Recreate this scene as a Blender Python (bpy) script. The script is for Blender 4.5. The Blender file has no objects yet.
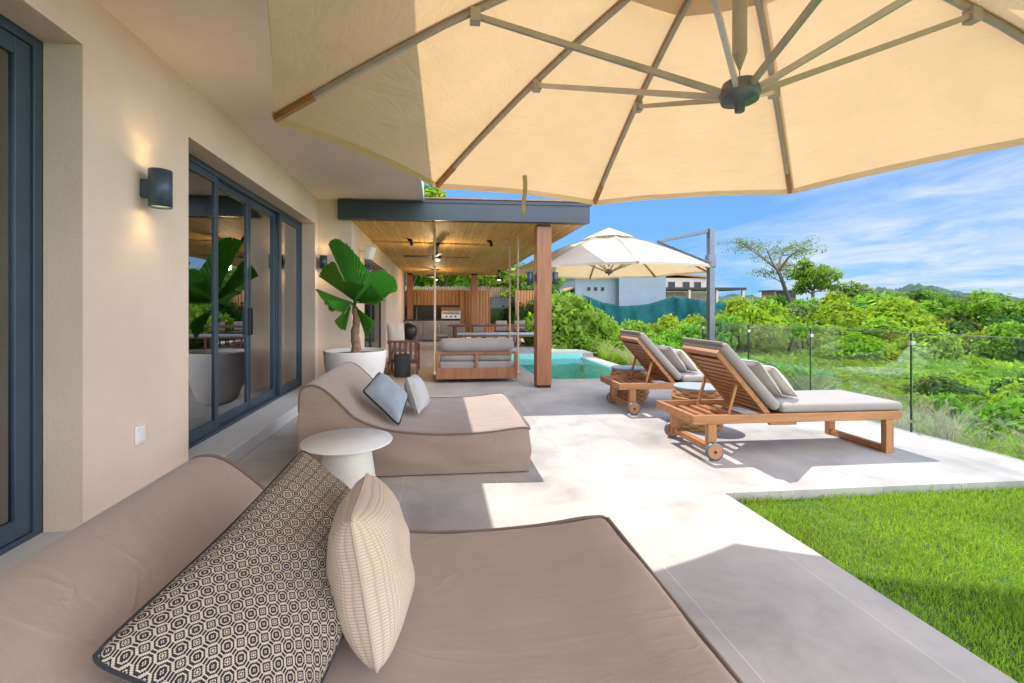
import bpy, bmesh, math, random
import numpy as np
from mathutils import Vector, Matrix, noise as mnoise
R = math.radians
scn = bpy.context.scene
col = scn.collection
random.seed(7)
rng = np.random.default_rng(11)

# ------------------------------------------------------------------ camera, sky, sun, exposure
cam_d = bpy.data.cameras.new('camera')
cam_d.sensor_width = 36.0
cam_d.lens = 450 / 1024 * 36
cam_d.shift_x = 30 / 1024
cam_d.shift_y = -33.5 / 1024
cam_d.clip_start = 0.05
cam_d.clip_end = 6000
cam = bpy.data.objects.new('camera', cam_d)
cam.location = (0, 0, 1.5)
cam.rotation_euler = (R(90), 0, R(-5.5))
col.objects.link(cam)
scn.camera = cam

SUN_DIR = Vector((-0.17, 0.57, 1.0)).normalized()       # towards the sun
sun_el = math.asin(SUN_DIR.z)
sun_az = math.atan2(SUN_DIR.x, SUN_DIR.y)
world = bpy.data.worlds.new('World')
scn.world = world
world.use_nodes = True
wn, wl = world.node_tree.nodes, world.node_tree.links
wn.clear()
w_out = wn.new('ShaderNodeOutputWorld')
w_bg = wn.new('ShaderNodeBackground')
w_bg.inputs['Strength'].default_value = 0.09
sky = wn.new('ShaderNodeTexSky')
sky.sky_type = 'NISHITA'
sky.sun_disc = False
sky.sun_elevation = sun_el
sky.sun_rotation = sun_az
sky.air_density = 1.0
sky.dust_density = 0.3
sky.ozone_density = 2.5
# thin cloud sheet, by direction
tc = wn.new('ShaderNodeTexCoord')
sep = wn.new('ShaderNodeSeparateXYZ')
wl.new(tc.outputs['Generated'], sep.inputs[0])
def wmath(op, a, b=None, clamp=False):
    n = wn.new('ShaderNodeMath'); n.operation = op; n.use_clamp = clamp
    for i, v in enumerate((a, b)):
        if v is None: continue
        if isinstance(v, (int, float)): n.inputs[i].default_value = v
        else: wl.new(v, n.inputs[i])
    return n.outputs[0]
zz = wmath('ADD', wmath('MAXIMUM', sep.outputs[2], 0.0), 0.12)
cx_ = wmath('DIVIDE', sep.outputs[0], zz)
cy_ = wmath('DIVIDE', sep.outputs[1], zz)
comb = wn.new('ShaderNodeCombineXYZ')
wl.new(wmath('MULTIPLY', cx_, 0.7), comb.inputs[0]); wl.new(wmath('MULTIPLY', cy_, 0.55), comb.inputs[1])
nz = wn.new('ShaderNodeTexNoise')
nz.inputs['Scale'].default_value = 0.9; nz.inputs['Detail'].default_value = 8; nz.inputs['Roughness'].default_value = 0.55
nz.inputs['Distortion'].default_value = 0.7
wl.new(comb.outputs[0], nz.inputs['Vector'])
side = wmath('ADD', wmath('MULTIPLY', sep.outputs[0], 0.75), -0.39)
cl = wmath('ADD', nz.outputs['Fac'], side)
cl = wmath('MULTIPLY', wmath('SUBTRACT', cl, 0.44), 4.2, True)
nz2 = wn.new('ShaderNodeTexNoise')
nz2.inputs['Scale'].default_value = 2.6; nz2.inputs['Detail'].default_value = 9; nz2.inputs['Roughness'].default_value = 0.6; nz2.inputs['Distortion'].default_value = 1.2
wl.new(comb.outputs[0], nz2.inputs['Vector'])
wisp = wmath('MULTIPLY', wmath('SUBTRACT', nz2.outputs['Fac'], 0.30), 2.6, True)
cl = wmath('MULTIPLY', cl, wmath('ADD', wmath('MULTIPLY', wisp, 0.72), 0.2))
w_mix = wn.new('ShaderNodeMixRGB')
wl.new(cl, w_mix.inputs['Fac'])
w_hs = wn.new('ShaderNodeHueSaturation')
w_hs.inputs['Saturation'].default_value = 1.15
wl.new(sky.outputs[0], w_hs.inputs['Color'])
w_sp = wn.new('ShaderNodeSeparateColor'); wl.new(w_hs.outputs[0], w_sp.inputs[0])
w_cb = wn.new('ShaderNodeCombineColor')
for i_, k_ in enumerate((1.05, 3.0, 8.5)):
    c_ = w_sp.outputs[i_]
    wl.new(wmath('DIVIDE', wmath('MULTIPLY', c_, k_), wmath('ADD', c_, k_)), w_cb.inputs[i_])
wl.new(w_cb.outputs[0], w_mix.inputs['Color1'])
w_mix.inputs['Color2'].default_value = (3.0, 3.3, 3.6, 1)
# unseen bright cloud added to the sky as fill light, seaward behind the camera
sky_fill = wmath('MULTIPLY', wmath('SUBTRACT', wmath('ADD', wmath('MULTIPLY', sep.outputs[1], -0.8), wmath('MULTIPLY', sep.outputs[0], 0.55)), 0.06), 1.9, True)
sky_fill = wmath('MULTIPLY', sky_fill, wmath('ADD', wmath('MULTIPLY', nz.outputs['Fac'], 0.9), 0.4, True))
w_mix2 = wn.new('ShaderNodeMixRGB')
wl.new(sky_fill, w_mix2.inputs['Fac']); wl.new(w_mix.outputs[0], w_mix2.inputs['Color1'])
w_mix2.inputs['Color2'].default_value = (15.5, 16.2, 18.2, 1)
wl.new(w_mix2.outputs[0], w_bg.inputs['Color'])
wl.new(w_bg.outputs[0], w_out.inputs['Surface'])

sun_d = bpy.data.lights.new('sun', 'SUN')
sun_d.energy = 2.0
sun_d.angle = R(0.55)
sun_d.color = (1.0, 0.96, 0.89)
sun = bpy.data.objects.new('sun', sun_d)
sun.rotation_euler = (-SUN_DIR).to_track_quat('-Z', 'Y').to_euler()
sun.location = (0, 0, 30)
col.objects.link(sun)

scn.view_settings.view_transform = 'Standard'
scn.view_settings.look = 'None'
scn.view_settings.gamma = 1
scn.view_settings.use_curve_mapping = False
scn.view_settings.exposure = 1.64
scn.render.engine = 'CYCLES'
cy = scn.cycles
cy.max_bounces = 12; cy.diffuse_bounces = 6; cy.glossy_bounces = 4; cy.transmission_bounces = 6
cy.transparent_max_bounces = 24
cy.caustics_reflective = False; cy.caustics_refractive = False
cy.sample_clamp_indirect = 6
cy.use_denoising = True

# ------------------------------------------------------------------ materials
class NT:
    def __init__(s, name):
        s.m = bpy.data.materials.new(name); s.m.use_nodes = True
        s.n = s.m.node_tree.nodes; s.l = s.m.node_tree.links
        s.n.clear(); s.out = s.n.new('ShaderNodeOutputMaterial')
    def node(s, t, **kw):
        n = s.n.new('ShaderNode' + t)
        for k, v in kw.items(): setattr(n, k, v)
        return n
    def put(s, inp, v):
        if isinstance(v, bpy.types.NodeSocket): s.l.new(v, inp)
        elif isinstance(v, (tuple, list)) and len(v) == 3 and inp.type == 'RGBA': inp.default_value = (*v, 1)
        else: inp.default_value = v
    def math(s, op, a, b=0.0, clamp=False):
        n = s.node('Math', operation=op, use_clamp=clamp); s.put(n.inputs[0], a); s.put(n.inputs[1], b); return n.outputs[0]
    def coord(s, kind='Object', scale=(1, 1, 1)):
        t = s.node('TexCoord'); m = s.node('Mapping'); m.inputs['Scale'].default_value = scale
        s.l.new(t.outputs[kind], m.inputs['Vector']); return m.outputs[0]
    def noise(s, vec, scale, detail=4, rough=.55, dist=0):
        n = s.node('TexNoise'); s.put(n.inputs['Vector'], vec); n.inputs['Scale'].default_value = scale
        n.inputs['Detail'].default_value = detail; n.inputs['Roughness'].default_value = rough; n.inputs['Distortion'].default_value = dist
        return n.outputs['Fac']
    def ramp(s, fac, stops):
        r = s.node('ValToRGB'); s.put(r.inputs[0], fac); e = r.color_ramp.elements
        while len(e) < len(stops): e.new(.5)
        for i, (p, c) in enumerate(stops): e[i].position = p; e[i].color = (*c, 1)
        return r.outputs[0]
    def mix(s, fac, a, b, mode='MIX'):
        n = s.node('MixRGB', blend_type=mode); s.put(n.inputs[0], fac); s.put(n.inputs[1], a); s.put(n.inputs[2], b); return n.outputs[0]
    def bump(s, h, strength=.3, dist=.01):
        b = s.node('Bump'); b.inputs['Strength'].default_value = strength; b.inputs['Distance'].default_value = dist
        s.put(b.inputs['Height'], h); return b.outputs[0]
    def bsdf(s, color, rough=.6, bump=None, **kw):
        p = s.node('BsdfPrincipled'); s.put(p.inputs['Base Color'], color); s.put(p.inputs['Roughness'], rough)
        if bump is not None: s.l.new(bump, p.inputs['Normal'])
        for k, v in kw.items(): s.put(p.inputs[k], v)
        return p.outputs[0]
    def done(s, sh): s.l.new(sh, s.out.inputs[0]); return s.m
def mulc(c, k): return tuple(min(1, x * k) for x in c)

def m_plain(name, c, rough=.5, metallic=0, var=.12, scale=8, bump=.0):
    t = NT(name); v = t.coord()
    f = t.noise(v, scale, 5)
    cc = t.ramp(f, [(.3, mulc(c, 1 - var)), (.7, mulc(c, 1 + var))])
    b = t.bump(t.noise(v, scale * 6, 3), bump, .005) if bump else None
    return t.done(t.bsdf(cc, t.math('ADD', t.math('MULTIPLY', f, .15), rough - .07), b, Metallic=metallic))
def m_plaster(name, c):
    t = NT(name); v = t.coord()
    f = t.noise(v, 1.3, 6, .6); g = t.noise(v, 55, 3)
    cc = t.ramp(f, [(.3, mulc(c, .93)), (.7, mulc(c, 1.05))])
    h = t.math('ADD', t.math('MULTIPLY', g, .5), t.noise(v, 7, 4))
    return t.done(t.bsdf(cc, .85, t.bump(h, .38, .012)))
def m_wood(name, c, axis=0, scale=1.0, rough=.45, plank=None):
    t = NT(name); s = [14.0, 14.0, 14.0]; s[axis] = 1.1
    v = t.coord('Object', tuple(x * scale for x in s))
    f = t.noise(v, 1.6, 7, .62, .6); g = t.noise(v, 6.0, 3)
    lo = t.noise(t.coord(), 1.7, 2)
    cc = t.ramp(f, [(.25, mulc(c, .55)), (.5, c), (.8, mulc(c, 1.35))])
    cc = t.mix(t.math('MULTIPLY', lo, .35), cc, mulc(c, .6))
    h = g
    if plank:
        ax, w = plank
        sp = t.node('SeparateXYZ'); t.l.new(t.coord(), sp.inputs[0])
        q = t.math('DIVIDE', sp.outputs[ax], w)
        fr = t.math('FRACT', q); gap = t.math('LESS_THAN', fr, .05)
        wnz = t.node('TexWhiteNoise', noise_dimensions='1D'); t.l.new(t.math('FLOOR', q), wnz.inputs['W'])
        cc = t.mix(t.math('MULTIPLY', wnz.outputs['Value'], .5), cc, mulc(c, .62))
        cc = t.mix(t.math('MULTIPLY', gap, .8), cc, mulc(c, .15))
        h = t.math('SUBTRACT', g, t.math('MULTIPLY', gap, 3.0))
    return t.done(t.bsdf(cc, rough, t.bump(h, .12, .004)))
def m_fabric(name, c, weave=420, var=.08, bump=.25, wr=.0, sheen=.25):
    t = NT(name); v = t.coord()
    f = t.noise(v, 3.5, 5); g = t.noise(v, weave, 2)
    cc = t.ramp(f, [(.3, mulc(c, 1 - var)), (.7, mulc(c, 1 + var))])
    cc = t.mix(t.math('MULTIPLY', g, .35), cc, mulc(c, .6))
    h = t.math('MULTIPLY', g, .06)
    if wr:
        w = t.noise(t.coord('Object', (.8, 3.2, 2.5)), 2.6, 4, .5, 1.2)
        h = t.math('ADD', h, t.math('MULTIPLY', w, wr))
        c1 = t.noise(t.coord('Object', (1.1, 3.4, 2.0)), 1.9, 3, .5, .9)
        rid = t.math('POWER', t.math('SUBTRACT', 1.0, t.math('ABSOLUTE', t.math('MULTIPLY', t.math('SUBTRACT', c1, .5), 4.0)), True), 5.0)
        msk = t.math('MULTIPLY', t.math('SUBTRACT', t.noise(t.coord(), 1.6, 2), .44), 4.0, True)
        h = t.math('ADD', h, t.math('MULTIPLY', t.math('MULTIPLY', rid, msk), wr * .9))
    return t.done(t.bsdf(cc, .85, t.bump(h, bump, .03), **{'Sheen Weight': sheen, 'Sheen Roughness': .5, 'Specular IOR Level': .25}))
def m_glass(name, tint, refl=1.0, rough=0.0, base=.04):
    t = NT(name)
    tr = t.node('BsdfTransparent'); t.put(tr.inputs[0], tint)
    gl = t.node('BsdfGlossy'); t.put(gl.inputs['Roughness'], rough); t.put(gl.inputs['Color'], (.95, .97, 1))
    fr = t.node('Fresnel'); fr.inputs['IOR'].default_value = 1.5
    fac = t.math('ADD', t.math('MULTIPLY', fr.outputs[0], refl), base - .04, True)
    mx = t.node('MixShader'); t.put(mx.inputs[0], fac); t.l.new(tr.outputs[0], mx.inputs[1]); t.l.new(gl.outputs[0], mx.inputs[2])
    return t.done(mx.outputs[0])
def m_leaf(name, c, trans=.5, var=.35, objvar=.25, yellow=(.16, .22, .02)):
    t = NT(name); v = t.coord()
    geo = t.node('NewGeometry')
    oi = t.node('ObjectInfo')
    isl = geo.outputs['Random Per Island']
    f = t.noise(v, .9, 3)
    cc = t.ramp(f, [(.3, mulc(c, 1 - var)), (.7, mulc(c, 1 + var))])
    cc = t.mix(t.math('MULTIPLY', isl, .45), cc, yellow)
    wv = t.node('TexWhiteNoise', noise_dimensions='1D'); t.l.new(isl, wv.inputs['W'])
    cc = t.mix(1.0, cc, t.ramp(wv.outputs['Value'], [(0, (.6, .6, .6)), (1, (1.2, 1.2, 1.2))]), 'MULTIPLY')
    hs = t.node('HueSaturation'); t.put(hs.inputs['Color'], cc)
    t.put(hs.inputs['Hue'], t.math('ADD', t.math('MULTIPLY', oi.outputs['Random'], .05), .475))
    t.put(hs.inputs['Value'], t.math('ADD', t.math('MULTIPLY', oi.outputs['Random'], objvar * 2), 1 - objvar))
    cc = hs.outputs[0]
    d = t.bsdf(cc, .5, None, **{'Specular IOR Level': .25})
    tr = t.node('BsdfTranslucent'); t.put(tr.inputs[0], t.mix(.35, cc, yellow))
    mx = t.node('MixShader'); mx.inputs[0].default_value = trans
    t.l.new(d, mx.inputs[1]); t.l.new(tr.outputs[0], mx.inputs[2])
    return t.done(mx.outputs[0])
def m_canopy(name, c, tc_, trans=.5):
    t = NT(name); v = t.coord()
    f = t.noise(v, 2.2, 5, .6, .4); g = t.noise(v, 260, 2)
    st = t.noise(t.coord('Object', (1, 1, 6)), 3.0, 4, .6, .8)
    def tone(k): return t.mix(t.math('MULTIPLY', g, .25), t.ramp(f, [(.3, mulc(k, .92)), (.7, mulc(k, 1.04))]), mulc(k, .75))
    b = t.bump(t.math('ADD', t.math('MULTIPLY', g, .05), st), .45, .04)
    d = t.node('BsdfDiffuse'); t.put(d.inputs[0], tone(c)); t.l.new(b, d.inputs['Normal'])
    tr = t.node('BsdfTranslucent'); t.put(tr.inputs[0], tone(tc_)); t.l.new(b, tr.inputs['Normal'])
    mx = t.node('MixShader'); mx.inputs[0].default_value = trans
    t.l.new(d.outputs[0], mx.inputs[1]); t.l.new(tr.outputs[0], mx.inputs[2])
    return t.done(mx.outputs[0])
def m_tile(name):
    t = NT(name); v = t.coord()
    mp = t.node('Mapping'); mp.inputs['Location'].default_value = (.3, .25, 0); t.l.new(v, mp.inputs[0])
    br = t.node('TexBrick'); br.offset = 0.0; t.l.new(mp.outputs[0], br.inputs['Vector'])
    br.inputs['Scale'].default_value = 1; br.inputs['Mortar Size'].default_value = .0035; br.inputs['Mortar Smooth'].default_value = .3
    br.inputs['Brick Width'].default_value = .8; br.inputs['Row Height'].default_value = 1.6
    t.put(br.inputs['Color1'], (.405, .382, .362)); t.put(br.inputs['Color2'], (.47, .445, .425)); t.put(br.inputs['Mortar'], (.57, .55, .53))
    a = t.noise(v, 1.7, 8, .62, .4); b = t.noise(v, 9, 6, .65)
    st = t.ramp(a, [(.32, (.74, .73, .73)), (.5, (.95, .95, .95)), (.66, (1.08, 1.06, 1.03))])
    cc = t.mix(1, br.outputs['Color'], st, 'MULTIPLY')
    sp = t.ramp(b, [(.28, (.82, .81, .80)), (.42, (1, 1, 1))])
    cc = t.mix(.6, cc, sp, 'MULTIPLY')
    h = t.math('ADD', t.math('MULTIPLY', br.outputs['Fac'], -1.0), t.math('MULTIPLY', b, .25))
    ro = t.math('ADD', t.math('MULTIPLY', a, .25), .38)
    return t.done(t.bsdf(cc, ro, t.bump(h, .15, .004), **{'Specular IOR Level': .35}))
def m_pattern(name):
    t = NT(name)
    uv = t.node('TexCoord').outputs['UV']
    sp = t.node('SeparateXYZ'); t.l.new(uv, sp.inputs[0])
    def snap(o, n): return t.math('DIVIDE', t.math('FLOOR', t.math('MULTIPLY', o, n)), n)
    u0, v0 = sp.outputs[0], sp.outputs[1]
    K = 17.0
    u, v = snap(u0, K), snap(v0, K)
    a = t.math('ABSOLUTE', t.math('SUBTRACT', t.math('FRACT', t.math('ADD', u, .03)), .5))
    b = t.math('ABSOLUTE', t.math('SUBTRACT', t.math('FRACT', t.math('ADD', v, .03)), .5))
    octa = t.math('MAXIMUM', t.math('MAXIMUM', a, b), t.math('MULTIPLY', t.math('ADD', a, b), .72))
    ring = t.math('GREATER_THAN', t.math('SINE', t.math('MULTIPLY', octa, 36.0)), 0.18)
    a2 = t.math('SUBTRACT', .5, a); b2 = t.math('SUBTRACT', .5, b)
    dia = t.math('ADD', a2, b2)
    dring = t.math('GREATER_THAN', t.math('SINE', t.math('MULTIPLY', dia, 42.0)), 0.0)
    sel = t.math('LESS_THAN', dia, .36)
    pat = t.math('ADD', t.math('MULTIPLY', sel, dring), t.math('MULTIPLY', t.math('SUBTRACT', 1, sel), ring))
    # thread checks
    th = t.math('MULTIPLY', t.math('ABSOLUTE', t.math('SINE', t.math('MULTIPLY', u0, K * math.pi))),
                t.math('ABSOLUTE', t.math('SINE', t.math('MULTIPLY', v0, K * math.pi))))
    cc = t.mix(pat, (.03, .028, .034), (.56, .47, .37))
    cc = t.mix(t.math('MULTIPLY', t.math('SUBTRACT', 1, th), .45), cc, t.mix(.5, cc, (.05, .045, .045)))
    h = t.math('ADD', th, t.math('MULTIPLY', pat, .4))
    return t.done(t.bsdf(cc, .9, t.bump(h, .5, .003), **{'Specular IOR Level': .2}))
def m_knit(name, c, n=60):
    t = NT(name)
    uv = t.node('TexCoord').outputs['UV']
    sp = t.node('SeparateXYZ'); t.l.new(uv, sp.inputs[0])
    a = t.math('ABSOLUTE', t.math('SINE', t.math('MULTIPLY', sp.outputs[0], n * math.pi)))
    b = t.math('ABSOLUTE', t.math('SINE', t.math('MULTIPLY', sp.outputs[1], n * math.pi)))
    th = t.math('MULTIPLY', a, b)
    f = t.noise(t.coord(), 14, 4)
    cc = t.ramp(th, [(.0, mulc(c, .72)), (.45, c), (1, mulc(c, 1.08))])
    cc = t.mix(t.math('MULTIPLY', f, .3), cc, mulc(c, .7))
    return t.done(t.bsdf(cc, .9, t.bump(th, .5, .004), **{'Specular IOR Level': .2, 'Sheen Weight': .2}))
def m_emit(name, c, s):
    t = NT(name); e = t.node('Emission'); t.put(e.inputs[0], c); e.inputs[1].default_value = s; return t.done(e.outputs[0])
def m_woven(name, c, su=40, sz=40):
    t = NT(name); sp = t.node('SeparateXYZ'); t.l.new(t.node('TexCoord').outputs['UV'], sp.inputs[0])
    a = t.math('MULTIPLY', sp.outputs[0], su); b = t.math('MULTIPLY', sp.outputs[1], sz)
    par = t.math('MODULO', t.math('FLOOR', a), 2)
    w = t.math('ABSOLUTE', t.math('SINE', t.math('MULTIPLY', t.math('ADD', b, t.math('MULTIPLY', par, .5)), math.pi)))
    f = t.noise(t.coord(), 9, 4)
    cc = t.ramp(w, [(.0, mulc(c, .25)), (.35, c), (1, mulc(c, 1.4))])
    cc = t.mix(t.math('MULTIPLY', f, .6), cc, mulc(c, .5))
    return t.done(t.bsdf(cc, .6, t.bump(w, .7, .012)))

M = {}
M['wall'] = m_plaster('warm_plaster', (.71, .575, .455))
M['soffit'] = m_plaster('soffit_plaster', (.80, .665, .55))
M['room_wall'] = m_plaster('room_plaster', (.72, .62, .5))
M['fascia'] = m_plain('fascia_white', (.72, .72, .72), .5)
M['tile'] = m_tile('stone_tile')
M['ledge'] = m_plaster('ledge_stone', (.56, .54, .52))
M['frame'] = m_plain('graphite_metal', (.055, .082, .115), .38, .3, .08)
M['steel'] = m_plain('painted_steel_beam', (.045, .058, .072), .42, .3, .12, 3)
M['black'] = m_plain('black_metal', (.02, .021, .023), .4, .3)
M['rubber'] = m_plain('black_rubber', (.015, .015, .015), .5)
M['bronze'] = m_plain('bronze_aluminium', (.42, .39, .35), .45, .2)
M['graypole'] = m_plain('grey_aluminium', (.15, .17, .20), .42, .5)
M['alu'] = m_plain('light_aluminium', (.55, .53, .50), .4, .3)
M['steel_door'] = m_plain('steel_door', (.26, .24, .21), .35, .8)
M['silver'] = m_plain('brushed_steel', (.55, .53, .50), .3, .9)
M['teak_x'] = m_wood('teak_along_x', (.42, .19, .075), 0)
M['teak_y'] = m_wood('teak_along_y', (.42, .19, .075), 1)
M['teak_z'] = m_wood('teak_along_z', (.42, .19, .075), 2)
M['post'] = m_wood('cumaru_post', (.31, .125, .05), 2, .8)
M['ceil'] = m_wood('plank_ceiling', (.74, .45, .14), 1, .7, .62, (0, .11))
M['slat'] = m_wood('slat_wood', (.47, .20, .055), 2, .8)
M['darkwood'] = m_wood('dark_wood', (.16, .06, .03), 0, 1.0)
M['darkwood_z'] = m_wood('dark_wood_upright', (.17, .065, .032), 2, 1.0)
M['taupe'] = m_fabric('taupe_outdoor_fabric', (.345, .262, .212), 420, .07, .3, .5)
M['taupe_piping'] = m_fabric('taupe_piping', (.17, .125, .10), 420)
M['greyfab'] = m_fabric('grey_cushion_fabric', (.31, .275, .245), 380, .06, .25, .25)
M['greyfab2'] = m_fabric('soft_grey_fabric', (.39, .355, .325), 380, .06, .25, .25)
M['creamfab'] = m_fabric('cream_fabric', (.66, .60, .52), 300, .06, .3, .3)
M['whitefab'] = m_knit('white_knit', (.57, .55, .53), 50)
M['cream_knit'] = m_knit('cream_knit', (.56, .44, .33), 48)
M['pattern'] = m_pattern('woven_octagon_pattern')
M['bluepat'] = m_knit('blue_grey_weave', (.36, .41, .47), 45)
M['dark_piping'] = m_fabric('charcoal_piping', (.025, .025, .03), 300)
M['white'] = m_plain('white_lacquer', (.78, .77, .75), .35, 0, .03)
M['cream_metal'] = m_plain('cream_powdercoat', (.70, .66, .58), .45, 0, .04)
M['pot'] = m_plaster('white_concrete', (.66, .62, .57))
M['soil'] = m_plain('dark_soil', (.05, .035, .025), .95, 0, .4, 20, .6)
M['canopy'] = m_canopy('cream_canopy', (.76, .64, .48), (.71, .455, .235), .42)
M['canopy_pale'] = m_canopy('off_white_canopy', (.74, .68, .60), (.72, .50, .28), .40)
M['canopy_strap'] = m_fabric('canopy_tie', (.55, .45, .32))
M['rope'] = m_plain('manila_rope', (.52, .38, .25), .85, 0, .25, 60, .5)
M['glass'] = m_glass('door_glass', (.86, .89, .87), 2.2, 0, .17)
M['fence_glass'] = m_glass('balustrade_glass', (.93, .98, .955), .38, 0, .035)
M['pane_dark'] = m_glass('dark_pane', (.45, .5, .46), .8, .03, .03)
M['water'] = m_glass('pool_water', (.74, .98, 1.0), .7, .02, .03)
M['pooltile'] = m_plain('turquoise_mosaic', (.30, .82, .86), .4, 0, .15, 30)
M['poolshelf'] = m_plain('pale_shelf_tile', (.78, .90, .88), .5, 0, .1, 20)
M['lampglow'] = m_emit('warm_bulb', (1, .72, .38), 5)
M['fanglow'] = m_emit('fan_bulb', (1, .66, .42), 2.2)
M['curtain'] = m_fabric('linen_curtain', (.55, .43, .30), 200)
M['roomfloor'] = m_plain('room_floor', (.45, .42, .38), .35, 0, .05, 2)
M['jute'] = m_plain('jute_weave', (.42, .31, .2), .95, 0, .3, 60, .8)
M['barrel'] = m_woven('rattan_weave', (.42, .23, .09), 18, 7)
M['wicker_black'] = m_woven('black_wicker', (.035, .038, .045), 36, 26)
M['grass'] = m_leaf('lawn_grass', (.21, .42, .014), .55, .5, 0, (.50, .56, .07))
M['lawnsoil'] = m_plain('lawn_base', (.06, .13, .015), .95, 0, .4, 6, .5)
M['leaf_lime'] = m_leaf('leaf_lime', (.26, .46, .025), .58, .28, .16, (.48, .58, .03))
M['leaf_green'] = m_leaf('leaf_green', (.17, .39, .03), .56, .3, .16, (.31, .47, .03))
M['leaf_dark'] = m_leaf('leaf_dark', (.085, .24, .035), .52, .35, .2, (.05, .12, .02))
M['leaf_olive'] = m_leaf('leaf_olive', (.16, .25, .045), .5, .35, .2, (.3, .35, .05))
M['palm'] = m_leaf('fan_palm_leaf', (.12, .42, .05), .4, .25, 0, (.18, .50, .05))
M['agave'] = m_leaf('strap_leaf', (.10, .26, .05), .4, .25, .1, (.25, .33, .07))
M['plume'] = m_leaf('dry_grass_plume', (.50, .46, .30), .5, .2, .1, (.56, .55, .34))
M['bark'] = m_plain('bark', (.20, .16, .12), .9, 0, .35, 14, .8)
M['palmbark'] = m_plain('palm_trunk', (.28, .17, .09), .9, 0, .45, 22, 1.0)
M['net'] = m_fabric('teal_shade_net', (.010, .115, .125), 60, .2, .5, 1.0)
M['bldg'] = m_plaster('pale_render', (.25, .30, .35))
M['bldg2'] = m_plaster('cream_render', (.56, .46, .38))
M['terracotta'] = m_plain('terracotta', (.42, .2, .11), .8, 0, .2, 6)
M['darkhole'] = m_plain('dark_opening', (.02, .02, .022), .6)
M['pinkrock'] = m_plain('pink_rubble', (.48, .29, .26), .9, 0, .3, 3, .6)
M['terrain'] = m_plain('earth', (.13, .27, .03), .95, 0, .45, 1.2, .4)
M['hill'] = m_plain('wooded_hill', (.035, .075, .05), .95, 0, .55, .07, .6)
M['sea'] = m_plain('sea_water', (.045, .15, .30), .25, 0, .1, .01)

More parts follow.
